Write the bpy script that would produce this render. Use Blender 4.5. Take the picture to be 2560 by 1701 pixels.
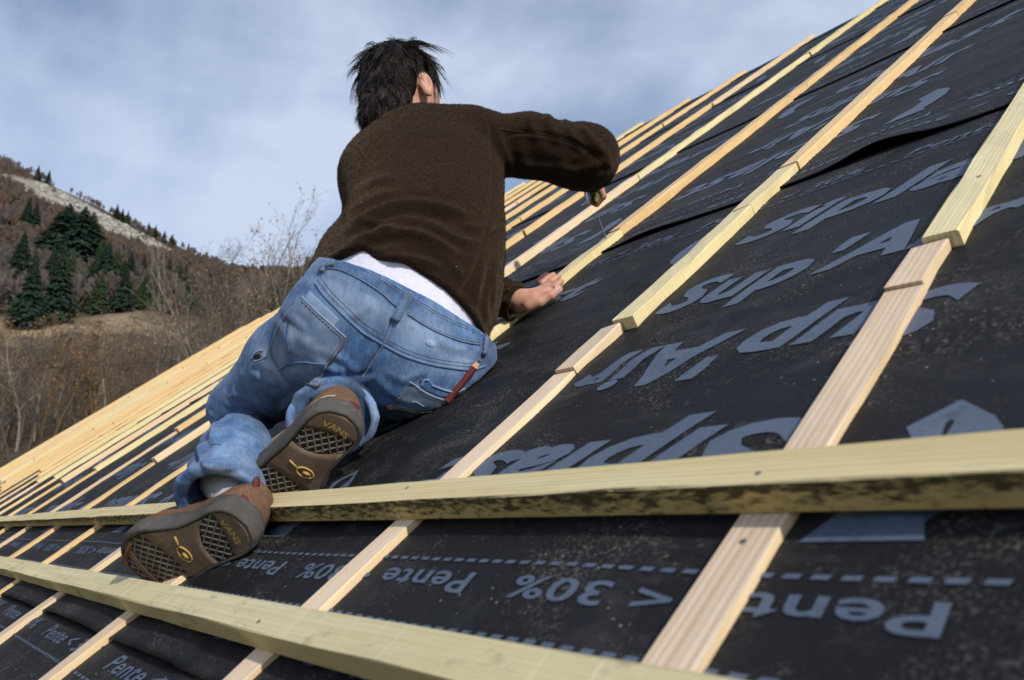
import bpy, bmesh, math, random
import numpy as np
from mathutils import Vector, Matrix, noise as mnoise
from mathutils.bvhtree import BVHTree

for o in list(bpy.data.objects): bpy.data.objects.remove(o)
scene = bpy.context.scene
COL = scene.collection
RNG = np.random.default_rng(7)
random.seed(7)

# ------------------------------------------------------------------ camera
# roof frame: x along the eaves (to the right), v up the slope, n off the roof; camera held 0.33 m off the roof
H = 0.33
ALPHA = math.atan(0.48058/0.59891)            # roof pitch, about 38.7 degrees
CA, SA = math.cos(ALPHA), math.sin(ALPHA)
M_ROOF = Matrix(((1,0,0,0),(0,CA,-SA,0),(0,SA,CA,0),(0,0,0,1)))
R3 = np.array([[1,0,0],[0,CA,-SA],[0,SA,CA]])
C_R = np.array([0.64058518,0.5989095,-0.48058093]); C_U = np.array([0.18205612,0.48955077,0.85275765]); C_F = np.array([-0.74599343,0.63375661,-0.20456383])
W_R, W_U, W_F = R3@C_R, R3@C_U, R3@C_F
CAM = R3@np.array([0,0,H])
FPX = 1942.0                                   # focal length in pixels of the 2560 px wide frame
cam_data = bpy.data.cameras.new('camera'); cam = bpy.data.objects.new('camera', cam_data); COL.objects.link(cam)
cam_data.sensor_width = 36; cam_data.sensor_fit = 'HORIZONTAL'; cam_data.lens = 36*FPX/2560
cam_data.clip_start = 0.02; cam_data.clip_end = 6000
mw = Matrix.Identity(4)
for i in range(3):
    mw[i][0], mw[i][1], mw[i][2], mw[i][3] = W_R[i], W_U[i], -W_F[i], CAM[i]
cam.matrix_world = mw
cam_data.dof.use_dof = True; cam_data.dof.focus_distance = 1.6; cam_data.dof.aperture_fstop = 6.5
scene.camera = cam

def PX(px, py, d):
    """a place in the scene seen at photograph pixel (px,py), d metres in front of the camera"""
    return CAM + W_R*((px-1280)/FPX*d) + W_U*((850.5-py)/FPX*d) + W_F*d
def ray(px, py):
    return W_R*((px-1280)/FPX) + W_U*((850.5-py)/FPX) + W_F
def PXN(px,py,n):
    """place seen at pixel (px,py) that lies n metres off the roof"""
    r=ray(px,py); return CAM+r*((n-H)/(r@R3[:,2]))
def to_px(P):
    q = np.asarray(P)-CAM; d = q@W_F
    return 1280+FPX*(q@W_R)/d, 850.5-FPX*(q@W_U)/d, d
def roof2w(p): return np.asarray(p)@R3.T
def w2roof(p): return np.asarray(p)@R3

# ------------------------------------------------------------------ sun and sky
SUN_ROOF = np.array([0.82,0.27,0.51]); SUN_W = R3@(SUN_ROOF/np.linalg.norm(SUN_ROOF))
sun_data = bpy.data.lights.new('sun','SUN'); sun = bpy.data.objects.new('sun', sun_data); COL.objects.link(sun)
sun_data.energy = 3.7; sun_data.angle = math.radians(1.2); sun_data.color = (1.0,0.93,0.82)
sun.rotation_euler = Vector(SUN_W).to_track_quat('Z','Y').to_euler(); sun.location = (30,0,30)
world = bpy.data.worlds.new('World'); scene.world = world; world.use_nodes = True
nt = world.node_tree; nt.nodes.clear()
def wn(t, **k):
    n = nt.nodes.new(t)
    for a,b in k.items(): setattr(n,a,b)
    return n
out = wn('ShaderNodeOutputWorld'); bg = wn('ShaderNodeBackground'); bg.inputs['Strength'].default_value = 0.13
sky = wn('ShaderNodeTexSky'); sky.sky_type='NISHITA'; sky.sun_disc=False
sky.sun_elevation = math.asin(SUN_W[2]); sky.sun_rotation = math.atan2(SUN_W[0],SUN_W[1])
sky.air_density = 1.0; sky.dust_density = 0.3; sky.ozone_density = 2.5
tc = wn('ShaderNodeTexCoord'); mp = wn('ShaderNodeMapping'); mp.inputs['Scale'].default_value=(1.3,1.3,2.6); mp.inputs['Rotation'].default_value=(0.35,0.25,0.5)
n1 = wn('ShaderNodeTexNoise'); n1.inputs['Scale'].default_value=1.9; n1.inputs['Detail'].default_value=6; n1.inputs['Roughness'].default_value=0.46; n1.inputs['Distortion'].default_value=0.25
mp2 = wn('ShaderNodeMapping'); mp2.inputs['Scale'].default_value=(1.0,3.0,2.0); mp2.inputs['Rotation'].default_value=(0.2,0.6,0.9)
n2 = wn('ShaderNodeTexNoise'); n2.inputs['Scale'].default_value=3.2; n2.inputs['Detail'].default_value=6; n2.inputs['Roughness'].default_value=0.6
mixn = wn('ShaderNodeMath', operation='MULTIPLY_ADD'); mixn.inputs[1].default_value=0.28
ramp = wn('ShaderNodeValToRGB'); ramp.color_ramp.elements[0].position=0.42; ramp.color_ramp.elements[1].position=0.80
ramp.color_ramp.elements[0].color=(0.04,0.04,0.04,1); ramp.color_ramp.elements[1].color=(0.92,0.92,0.92,1)
mixc = wn('ShaderNodeMix', data_type='RGBA'); mixc.inputs[7].default_value=(4.8,5.5,6.9,1)
L = nt.links.new
L(tc.outputs['Generated'], mp.inputs['Vector']); L(mp.outputs['Vector'], n1.inputs['Vector'])
L(tc.outputs['Generated'], mp2.inputs['Vector']); L(mp2.outputs['Vector'], n2.inputs['Vector'])
L(n2.outputs['Fac'], mixn.inputs[0]); L(n1.outputs['Fac'], mixn.inputs[2]); L(mixn.outputs[0], ramp.inputs['Fac'])
L(ramp.outputs['Color'], mixc.inputs[0]); L(sky.outputs['Color'], mixc.inputs[6]); L(mixc.outputs[2], bg.inputs['Color'])
L(bg.outputs['Background'], out.inputs['Surface'])
vs = scene.view_settings; vs.view_transform='Standard'; vs.look='None'; vs.exposure=0.0; vs.gamma=1.0; vs.use_curve_mapping=False
scene.render.engine='CYCLES'

# ------------------------------------------------------------------ helpers
def tag(o, label=None, cat=None, group=None, kind=None):
    if label: o['label']=label
    if cat: o['category']=cat
    if group: o['group']=group
    if kind: o['kind']=kind
    return o
def mesh_np(name, V, F, mats=(), smooth=True, mat_idx=None):
    me = bpy.data.meshes.new(name)
    V = np.asarray(V, dtype=np.float32)
    if isinstance(F, np.ndarray):
        n, k = F.shape
        me.vertices.add(len(V)); me.vertices.foreach_set('co', V.ravel())
        me.loops.add(n*k); me.loops.foreach_set('vertex_index', F.astype(np.int32).ravel())
        me.polygons.add(n); me.polygons.foreach_set('loop_start', np.arange(0,n*k,k,dtype=np.int32)); 
        me.update(calc_edges=True)
    else:
        me.from_pydata(V.tolist(), [], [list(map(int,f)) for f in F])
    for m in mats: me.materials.append(m)
    if len(me.polygons):
        me.polygons.foreach_set('use_smooth', np.full(len(me.polygons), smooth))
        if mat_idx is not None: me.polygons.foreach_set('material_index', np.asarray(mat_idx,dtype=np.int32))
    me.validate(); me.update()
    return me
def obj(name, me, parent=None, loc=None):
    o = bpy.data.objects.new(name, me); COL.objects.link(o)
    if parent: o.parent = parent
    if loc is not None: o.location = [float(a) for a in loc]
    return o
def empty(name, loc=(0,0,0)):
    o = bpy.data.objects.new(name, None); COL.objects.link(o); o.location=[float(a) for a in loc]; o.empty_display_size=0.1; return o
class Soup:
    """collects quads and triangles (as arrays) into one mesh"""
    def __init__(s): s.v=[]; s.f=[]; s.m=[]; s.n=0
    def add(s, V, F, m=0):
        V=np.asarray(V,float); s.v.append(V)
        for f in F: s.f.append([i+s.n for i in f]); s.m.append(m)
        s.n+=len(V)
    def mesh(s, name, mats, smooth=False):
        V=np.concatenate(s.v) if s.v else np.zeros((0,3))
        return mesh_np(name, V, s.f, mats, smooth, s.m)
def tube(pts, rad, k=6, caps=True):
    """tapered tube along a polyline -> verts, faces"""
    pts=np.asarray(pts,float); n=len(pts); rad=np.broadcast_to(rad,(n,))
    T=np.gradient(pts,axis=0); T/=np.linalg.norm(T,axis=1,keepdims=True)+1e-12
    a=np.array([0,0,1.]) if abs(T[0][2])<.9 else np.array([1.,0,0]); V=[]
    u=np.cross(T[0],a); u/=np.linalg.norm(u)
    for i in range(n):
        u=u-T[i]*(u@T[i]); u/=np.linalg.norm(u)+1e-12; w=np.cross(T[i],u)
        for j in range(k):
            t=2*math.pi*j/k; V.append(pts[i]+rad[i]*(math.cos(t)*u+math.sin(t)*w))
    F=[]
    for i in range(n-1):
        for j in range(k): F.append([i*k+j,i*k+(j+1)%k,(i+1)*k+(j+1)%k,(i+1)*k+j])
    if caps:
        F.append([j for j in range(k)][::-1]); F.append([(n-1)*k+j for j in range(k)])
    return np.array(V),F
def spline(P, m):
    """Catmull-Rom through the rows of P, m samples"""
    P=np.asarray(P,float); n=len(P)
    Q=np.vstack([2*P[0]-P[1],P,2*P[-1]-P[-2]])
    t=np.linspace(0,n-1-1e-9,m); i=t.astype(int); f=(t-i)[:,None]
    p0,p1,p2,p3=Q[i],Q[i+1],Q[i+2],Q[i+3]
    return .5*((2*p1)+(p2-p0)*f+(2*p0-5*p1+4*p2-p3)*f**2+(3*p1-p0-3*p2+p3)*f**3)
# smooth value noise on numpy arrays
_G = np.random.default_rng(3).random((64,64,64)).astype(np.float32)
def vnoise(P, seed=0):
    P=np.asarray(P,dtype=np.float32)+np.float32(seed*7.31+100.)
    i=np.floor(P).astype(int); f=P-i; f=f*f*(3-2*f)
    def g(a,b,c): return _G[(i[...,0]+a)&63,(i[...,1]+b)&63,(i[...,2]+c)&63]
    x,y,z=f[...,0],f[...,1],f[...,2]
    c00=g(0,0,0)*(1-x)+g(1,0,0)*x; c10=g(0,1,0)*(1-x)+g(1,1,0)*x
    c01=g(0,0,1)*(1-x)+g(1,0,1)*x; c11=g(0,1,1)*(1-x)+g(1,1,1)*x
    return ((c00*(1-y)+c10*y)*(1-z)+(c01*(1-y)+c11*y)*z)*2-1
def fbm(P, o=4, seed=0):
    P=np.asarray(P,dtype=np.float32); s=0; a=1.0; t=0
    for k in range(o): s=s+a*vnoise(P*(2.03**k),seed+k); t+=a; a*=.5
    return s/t
# ------------------------------------------------------------------ materials
class Mat:
    def __init__(s, name, rough=0.7, spec=0.3):
        s.m=bpy.data.materials.new(name); s.m.use_nodes=True; s.t=s.m.node_tree; s.b=s.t.nodes['Principled BSDF']
        s.b.inputs['Roughness'].default_value=rough; s.b.inputs['Specular IOR Level'].default_value=spec
    def n(s,t,**k):
        x=s.t.nodes.new(t)
        for a,b in k.items():
            if a in x.inputs.keys() if hasattr(x.inputs,'keys') else False: x.inputs[a].default_value=b
            else: setattr(x,a,b)
        return x
    def l(s,a,b): s.t.links.new(a,b)
    def coord(s, kind='Object', scale=(1,1,1), rot=(0,0,0), loc=(0,0,0), rnd=False):
        c=s.n('ShaderNodeTexCoord'); m=s.n('ShaderNodeMapping'); m.inputs['Scale'].default_value=scale; m.inputs['Rotation'].default_value=rot; m.inputs['Location'].default_value=loc
        src=c.outputs[kind]
        if rnd:
            oi=s.n('ShaderNodeObjectInfo'); sc=s.n('ShaderNodeMath',operation='MULTIPLY'); sc.inputs[1].default_value=37.0
            ad=s.n('ShaderNodeVectorMath',operation='ADD'); s.l(oi.outputs['Random'],sc.inputs[0]); s.l(src,ad.inputs[0]); s.l(sc.outputs[0],ad.inputs[1]); src=ad.outputs[0]
        s.l(src,m.inputs['Vector']); return m.outputs['Vector']
    def noise(s,vec,scale=5,detail=4,rough=.55,dist=0):
        x=s.n('ShaderNodeTexNoise'); x.inputs['Scale'].default_value=scale; x.inputs['Detail'].default_value=detail; x.inputs['Roughness'].default_value=rough; x.inputs['Distortion'].default_value=dist
        s.l(vec,x.inputs['Vector']); return x.outputs['Fac']
    def ramp(s,fac,stops):
        r=s.n('ShaderNodeValToRGB'); e=r.color_ramp.elements
        while len(e)<len(stops): e.new(0.5)
        for i,(p,c) in enumerate(stops):
            e[i].position=p; e[i].color=(c if hasattr(c,'__len__') else (c,c,c))+((1,) if (hasattr(c,'__len__') and len(c)==3) or not hasattr(c,'__len__') else ()) if hasattr(c,'__len__') else (c,c,c,1)
        s.l(fac,r.inputs['Fac']); return r.outputs['Color']
    def mix(s,fac,a,b,mode='MIX'):
        x=s.n('ShaderNodeMix',data_type='RGBA',blend_type=mode)
        for k,v in ((0,fac),(6,a),(7,b)):
            if isinstance(v,bpy.types.NodeSocket): s.l(v,x.inputs[k])
            else: x.inputs[k].default_value=v if k==0 else (tuple(v)+(1,) if len(v)==3 else v)
        return x.outputs[2]
    def math(s,op,a,b=0.5):
        x=s.n('ShaderNodeMath',operation=op)
        for k,v in ((0,a),(1,b)):
            if isinstance(v,bpy.types.NodeSocket): s.l(v,x.inputs[k])
            else: x.inputs[k].default_value=v
        return x.outputs[0]
    def color(s,c):
        if isinstance(c,bpy.types.NodeSocket): s.l(c,s.b.inputs['Base Color'])
        else: s.b.inputs['Base Color'].default_value=tuple(c)+(1,)
    def bump(s,h,strength=.3,dist=.002,prev=None):
        x=s.n('ShaderNodeBump'); x.inputs['Strength'].default_value=strength; x.inputs['Distance'].default_value=dist
        s.l(h,x.inputs['Height'])
        if prev is not None: s.l(prev,x.inputs['Normal'])
        s.l(x.outputs['Normal'],s.b.inputs['Normal']); return x.outputs['Normal']
def plain(name,c,rough=.7,spec=.3,var=.15,scale=30):
    m=Mat(name,rough,spec); n=m.noise(m.coord(rnd=True),scale,3)
    m.color(m.ramp(n,[(.3,tuple(a*(1-var) for a in c)),(.7,tuple(min(1,a*(1+var)) for a in c))])); m.bump(n,.15,.001); return m.m

def wood(name, lo, mid, hi, rough_cut=.4, fine=1.0, mold=0.0, stain=0.0, edge=.55, grain=.75):
    m=Mat(name,.72,.25)
    tones=m.noise(m.coord(scale=(38,1.2,38),rnd=True),1.6,3,.5,.8)      # growth rings running along the piece
    lines=m.noise(m.coord(scale=(150*fine,3.0,150*fine),rnd=True),1.0,4,.6,.4)
    w=m.n('ShaderNodeTexWave',wave_type='BANDS',bands_direction='X'); w.inputs['Scale'].default_value=52*fine; w.inputs['Distortion'].default_value=4.5; w.inputs['Detail'].default_value=2.5; w.inputs['Detail Scale'].default_value=.7
    m.l(m.coord(scale=(1,.05,1.1),rnd=True),w.inputs['Vector'])
    c=m.ramp(tones,[(.25,lo),(.5,mid),(.78,hi)])
    c=m.mix(m.math('MULTIPLY',m.ramp(w.outputs['Fac'],[(.25,0.),(.95,1.)]),grain),c,tuple(a*b for a,b in zip(lo,(.90,.72,.62))))
    c=m.mix(.35,c,m.ramp(lines,[(.3,tuple(a*.75 for a in lo)),(.7,hi)]))
    big=m.noise(m.coord(scale=(3,1.1,3),rnd=True),1.7,2)
    c=m.mix(m.ramp(big,[(.42,0.),(.75,.32)]),c,tuple(a*b for a,b in zip(mid,(1.04,.98,.84))))
    oi=m.n('ShaderNodeObjectInfo'); hs=m.n('ShaderNodeHueSaturation'); m.l(c,hs.inputs['Color'])
    m.l(m.math('MULTIPLY_ADD',oi.outputs['Random'],.24),hs.inputs['Value']); hs.inputs['Value'].default_value=1
    v=m.n('ShaderNodeMapRange'); v.inputs['To Min'].default_value=.86; v.inputs['To Max'].default_value=1.07; m.l(oi.outputs['Random'],v.inputs['Value']); m.l(v.outputs[0],hs.inputs['Value'])
    c=hs.outputs['Color']
    kn=m.n('ShaderNodeTexVoronoi'); kn.inputs['Scale'].default_value=1.0; m.l(m.coord(scale=(9,2.4,9),rnd=True),kn.inputs['Vector'])
    c=m.mix(m.ramp(kn.outputs['Distance'],[(.03,.8),(.10,0.)]),c,(.20,.11,.05))
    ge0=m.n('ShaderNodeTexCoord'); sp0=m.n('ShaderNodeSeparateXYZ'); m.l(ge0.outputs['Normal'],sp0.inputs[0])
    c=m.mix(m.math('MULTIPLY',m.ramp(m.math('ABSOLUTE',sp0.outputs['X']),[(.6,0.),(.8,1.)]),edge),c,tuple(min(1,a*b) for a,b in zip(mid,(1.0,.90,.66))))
    tr=m.noise(m.coord(scale=(4,130,4),rnd=True),1.0,2,.5)
    if rough_cut>.4: c=m.mix(m.math('MULTIPLY',m.ramp(tr,[(.60,0.),(.72,1.)]),.30),c,tuple(min(1,a*1.12) for a in hi))
    if stain:
        st=m.noise(m.coord(scale=(7,3,7),rnd=True),3.5,6,.68); c=m.mix(m.math('MULTIPLY',m.ramp(st,[(.56,0.),(.70,1.)]),stain),c,(.13,.12,.08))
    if mold:
        ge=m.n('ShaderNodeTexCoord'); sp=m.n('ShaderNodeSeparateXYZ'); m.l(ge.outputs['Normal'],sp.inputs[0])
        po=m.n('ShaderNodeSeparateXYZ'); m.l(ge.outputs['Object'],po.inputs[0])
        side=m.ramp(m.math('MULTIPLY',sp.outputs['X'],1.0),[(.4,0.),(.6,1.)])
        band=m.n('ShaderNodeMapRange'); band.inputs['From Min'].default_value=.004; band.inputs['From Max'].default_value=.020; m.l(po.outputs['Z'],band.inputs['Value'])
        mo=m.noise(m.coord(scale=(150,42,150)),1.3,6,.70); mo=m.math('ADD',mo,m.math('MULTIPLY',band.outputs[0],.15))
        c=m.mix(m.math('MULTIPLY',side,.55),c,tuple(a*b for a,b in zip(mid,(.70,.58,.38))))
        c=m.mix(m.math('MULTIPLY',m.math('MULTIPLY',side,m.ramp(mo,[(.53,0.),(.66,1.)])),mold*.88),c,(.026,.026,.016))
    m.color(c)
    saw=m.noise(m.coord(scale=(90,420,420)),1.0,3,.6)
    m.bump(m.math('ADD',m.math('MULTIPLY',lines,.7),m.math('MULTIPLY',saw,rough_cut)),.35,.0012)
    return m.m
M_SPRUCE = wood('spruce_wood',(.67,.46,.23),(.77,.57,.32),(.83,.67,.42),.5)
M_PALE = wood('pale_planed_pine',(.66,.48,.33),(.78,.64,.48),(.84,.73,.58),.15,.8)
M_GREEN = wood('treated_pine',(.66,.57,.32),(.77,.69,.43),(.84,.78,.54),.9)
M_LATH = wood('treated_batten_pine',(.58,.50,.27),(.69,.61,.37),(.77,.70,.46),.5,1.0,0,.6,.55,.22)
M_LATHM = wood('mouldy_treated_pine',(.62,.51,.25),(.74,.64,.36),(.81,.73,.46),.35,1.0,1.0,.12,.55,.5)
M_STEEL = Mat('nail_steel',.38,.5); M_STEEL.b.inputs['Metallic'].default_value=.9; M_STEEL.color((.26,.26,.28)); M_STEEL=M_STEEL.m
def sheet_mat():
    m=Mat('black_underlay',.62,.22)
    v=m.coord()
    base=m.ramp(m.noise(v,2.5,5,.6),[(.3,(.0065,.0068,.0085)),(.7,(.0115,.0120,.0145))])
    # sawdust and scuffs lying on the sheet
    d1=m.noise(v,9,6,.7,.4); d2=m.noise(v,260,2,.6)
    dust=m.math('MULTIPLY',m.ramp(d1,[(.47,0.),(.68,1.)]),m.ramp(d2,[(.50,0.),(.72,1.)]))
    c=m.mix(m.math('MULTIPLY',dust,.42),base,(.34,.34,.30))
    sm=m.noise(m.coord(scale=(1,2.2,1),rot=(0,0,.5)),6,7,.78,.8); c=m.mix(m.math('MULTIPLY',m.ramp(sm,[(.52,0.),(.75,1.)]),.10),c,(.30,.30,.28))
    vo=m.n('ShaderNodeTexVoronoi'); vo.inputs['Scale'].default_value=95; m.l(v,vo.inputs['Vector'])
    cl=m.noise(v,5,3)
    sp=m.math('MULTIPLY',m.ramp(vo.outputs['Distance'],[(.07,1.),(.12,0.)]),m.ramp(cl,[(.46,0.),(.62,1.)]))
    sel=m.n('ShaderNodeSeparateColor'); m.l(vo.outputs['Color'],sel.inputs[0])
    sp=m.math('MULTIPLY',sp,m.ramp(sel.outputs[0],[(.55,0.),(.6,1.)]))
    c=m.mix(m.math('MULTIPLY',sp,.8),c,(.55,.53,.46))
    m.color(c)
    wv=m.n('ShaderNodeTexWave',wave_type='BANDS',bands_direction='Y'); wv.inputs['Scale'].default_value=95; wv.inputs['Distortion'].default_value=.6; m.l(m.coord(rot=(0,0,.55)),wv.inputs['Vector'])
    wx=m.n('ShaderNodeTexWave',wave_type='BANDS',bands_direction='X'); wx.inputs['Scale'].default_value=70; m.l(v,wx.inputs['Vector'])
    m.bump(m.math('ADD',wv.outputs['Fac'],m.math('MULTIPLY',wx.outputs['Fac'],.6)),.30,.0008)
    m.l(m.ramp(d1,[(.4,.55),(.7,.8)]),m.b.inputs['Roughness'])
    return m.m
M_SHEET=sheet_mat()
def print_mat():
    m=Mat('grey_blue_print',.6,.3); v=m.coord()
    d2=m.noise(v,180,3,.65); d1=m.noise(v,7,5,.65)
    c=m.ramp(d1,[(.35,(.078,.105,.160)),(.7,(.104,.132,.188))])
    c=m.mix(m.math('MULTIPLY',m.ramp(d2,[(.54,0.),(.72,1.)]),.45),c,(.02,.022,.03)); c=m.mix(m.math('MULTIPLY',m.ramp(m.noise(v,24,6,.75),[(.58,0.),(.70,1.)]),.40),c,(.016,.017,.022))
    m.color(c)
    wv=m.n('ShaderNodeTexWave',wave_type='BANDS',bands_direction='Y'); wv.inputs['Scale'].default_value=95; m.l(v,wv.inputs['Vector']); m.bump(wv.outputs['Fac'],.12,.0006)
    return m.m
M_PRINT=print_mat()
# ------------------------------------------------------------------ the roof
XL, XR, RIDGE, EAVE = -13.25, 1.6, 5.78, -1.25
roof = empty('house'); roof.matrix_world = M_ROOF
tag(roof,'house whose steep unfinished roof shows black printed underlay and pale wooden battens','house')
RUNS = [(.95+1.565*k)*H for k in range(-3,26)]             # distance left of the camera of each batten's right side
RUNX = np.array([-r for r in RUNS]); RUNX[3:8] = [-.313, -.807, -1.312, -1.822, -2.352]
V0, DV = .153, 1.338
def bays(x):
    d=np.min(np.abs(x[...,None]-(RUNX-.02)),axis=-1); return np.clip(d/.16,0,1)
def wrinkle(x,v):
    b=.35+.65*bays(x)
    P=np.stack([x*1.1,v*9.0+.35*np.sin(x*2.3),np.zeros_like(x)],-1)
    w=.0042*vnoise(P,1)+.0022*vnoise(P*np.array([2.2,2.3,1]),2)
    P2=np.stack([x*5+v*2,v*4-x*1.5,np.zeros_like(x)],-1)
    w=w+.0022*vnoise(P2,3)+.0011*vnoise(np.stack([x*1.6,v*24.+.6*np.sin(x*3),0*x],-1),4)
    # creases fanning out from the batten by the worker
    w=w+.0030*np.exp(-((v-.86-.10*np.sin((x+.6)*3))/.03)**2)*np.exp(-((x+.55)/.5)**2)+.0035*np.exp(-((v-.74+.18*(x+.6))/.022)**2)*np.exp(-((x+.75)/.35)**2)
    return w*b
def sheet_n(k,x,v):
    vk=V0+DV*k; r=v-vk
    n=.0035+.0042*np.exp(-np.clip(r,0,9)/.10)+wrinkle(x,v)+.0030*(1-np.clip((r-DV+.02)/.05,0,1))-.003
    lip=np.exp(-(np.clip(r,0,9)/.075)**1.6)
    a=.0035*np.clip(vnoise(np.stack([x*2.1,np.full_like(x,k*3.3),0*x],-1),5)+.25,0,2)*bays(x)
    if k==1: a=a+.017*np.exp(-((x+.57)/.08)**2)
    if k==1: a=a+.006*np.exp(-((x+1.12)/.1)**2)
    if k==0: a=a+.006*bays(x)*(x<-1)
    return n+lip*a
xs=np.concatenate([np.arange(XL,-3.2,.05),np.arange(-3.2,.35,.014),np.arange(.35,XR+.01,.05)])
sheets=[]
for k in range(-1,5):
    lo=max(V0+DV*k,EAVE); hi=min(V0+DV*k+1.46,RIDGE)
    if hi-lo<.05: continue
    vv=np.concatenate([np.linspace(lo,lo+.16,14),np.arange(lo+.172,hi,.0155 if k<3 else .03),[hi]])
    jag=.004*vnoise(np.stack([xs*1.7,0*xs+k,0*xs],-1),9)
    X,Y=np.meshgrid(xs,vv); Y=Y+jag[None,:]*np.exp(-(Y-lo)/.05); Z=sheet_n(k,X,Y)
    nv,nx=X.shape
    V=np.stack([X,Y,Z],-1).reshape(-1,3)
    idx=np.arange(nv*nx).reshape(nv,nx)
    F=np.stack([idx[:-1,:-1],idx[:-1,1:],idx[1:,1:],idx[1:,:-1]],-1).reshape(-1,4)
    sk=np.stack([X[0],Y[0]+.0006,Z[0]-.0016],-1); sk2=np.stack([X[0],Y[0]+.05,sheet_n(k,X[0],Y[0]+.05)-.0018],-1)
    b=len(V); V=np.vstack([V,sk,sk2]); a=np.arange(nx-1)
    F=np.vstack([F,np.stack([b+a,b+a+1,idx[0,1:],idx[0,:-1]],-1),np.stack([b+nx+a,b+nx+a+1,b+a+1,b+a],-1)])
    o=obj('underlay_sheet',mesh_np('underlay_sheet',V,F,[M_SHEET]),roof); sheets.append((k,o,lo,hi))
# a closed roof deck under the sheets, rafters showing at the eaves, and the far slope
M_DECK=plain('roof_boards',(.30,.22,.13)); M_WALL=plain('lime_render',(.52,.48,.42),.9,.1,.08,6)
s=Soup()
def box(s,x0,x1,y0,y1,z0,z1,m=0):
    V=[(x,y,z) for z in (z0,z1) for y in (y0,y1) for x in (x0,x1)]
    s.add(V,[[0,2,3,1],[4,5,7,6],[0,1,5,4],[2,6,7,3],[0,4,6,2],[1,3,7,5]],m)
box(s,XL+.02,XR-.02,EAVE+.02,RIDGE-.03,-.05,-.012)
deck=obj('roof_deck',s.mesh('roof_deck',[M_DECK]),roof)
# ---- lettering printed on the sheets
_tx={}
def text_mesh(body, shear=.0, bold=.0, sx=1.0):
    key=(body,shear,bold,sx)
    if key in _tx: return _tx[key]
    cu=bpy.data.curves.new('t','FONT'); cu.body=body; cu.size=1; cu.shear=shear; cu.offset=bold; cu.resolution_u=3; cu.space_character=1.06
    ob=bpy.data.objects.new('t',cu); COL.objects.link(ob)
    dg=bpy.context.evaluated_depsgraph_get(); me=ob.evaluated_get(dg).to_mesh()
    bm=bmesh.new(); bm.from_mesh(me); bpy.data.objects.remove(ob); bpy.data.curves.remove(cu)
    bmesh.ops.triangulate(bm,faces=bm.faces)
    for _ in range(3):
        es=[e for e in bm.edges if e.calc_length()>.22]
        if not es: break
        bmesh.ops.subdivide_edges(bm,edges=es,cuts=1); bmesh.ops.triangulate(bm,faces=bm.faces)
    bm.verts.index_update()
    V=np.array([v.co[:2] for v in bm.verts]); F=[[v.index for v in f.verts] for f in bm.faces]
    # flip faces so that they look up
    G=[]
    for f in F:
        a,b,c=V[f[0]],V[f[1]],V[f[2]]
        G.append(f if (b[0]-a[0])*(c[1]-a[1])-(b[1]-a[1])*(c[0]-a[0])>0 else f[::-1])
    bm.free(); V[:,0]*=sx
    _tx[key]=(V,np.array(G)); return _tx[key]
def put(S,k,V2,F,x,v,size,flip=False):
    q=V2*size
    if flip: q=-q
    X=q[:,0]+x; Y=q[:,1]+v
    S.append((np.stack([X,Y,sheet_n(k,X,Y)+.0011],-1),F))
def flush(S,name,parent):
    if not S: return
    n=0; VV=[];FF=[]
    for V,F in S: VV.append(V); FF.append(F+n); n+=len(V)
    obj(name,mesh_np(name,np.vstack(VV),np.vstack(FF),[M_PRINT],False),parent)
T_SIP=text_mesh('Siplast',.38,.038,1.55); T_SUP=text_mesh("Sup'Air",.38,.038,1.55); T_P=text_mesh('Pente < 30%',.0,.018,1.3); T_P2=text_mesh('Pente < 20%',.0,.018,1.3)
def fit(T,w,size): V,F=T; V=V.copy(); V[:,0]-=V[:,0].min(); V[:,0]*=w/(size*V[:,0].max()); return V,F
T_P=fit(T_P,.36,.0375); T_P2=fit(T_P2,.36,.0375)
T_PI=text_mesh('Pente < 30%',.32,.014,1.2); T_PI=fit(T_PI,.36,.0385)
T_SIP=fit(T_SIP,.575,.137); T_SUP=fit(T_SUP,.525,.137)
dashV=np.array([(0,0),(.62,0),(.72,1),(.10,1.)])*np.array([1,.22]); dashF=np.array([[0,1,2],[0,2,3]])
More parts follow.
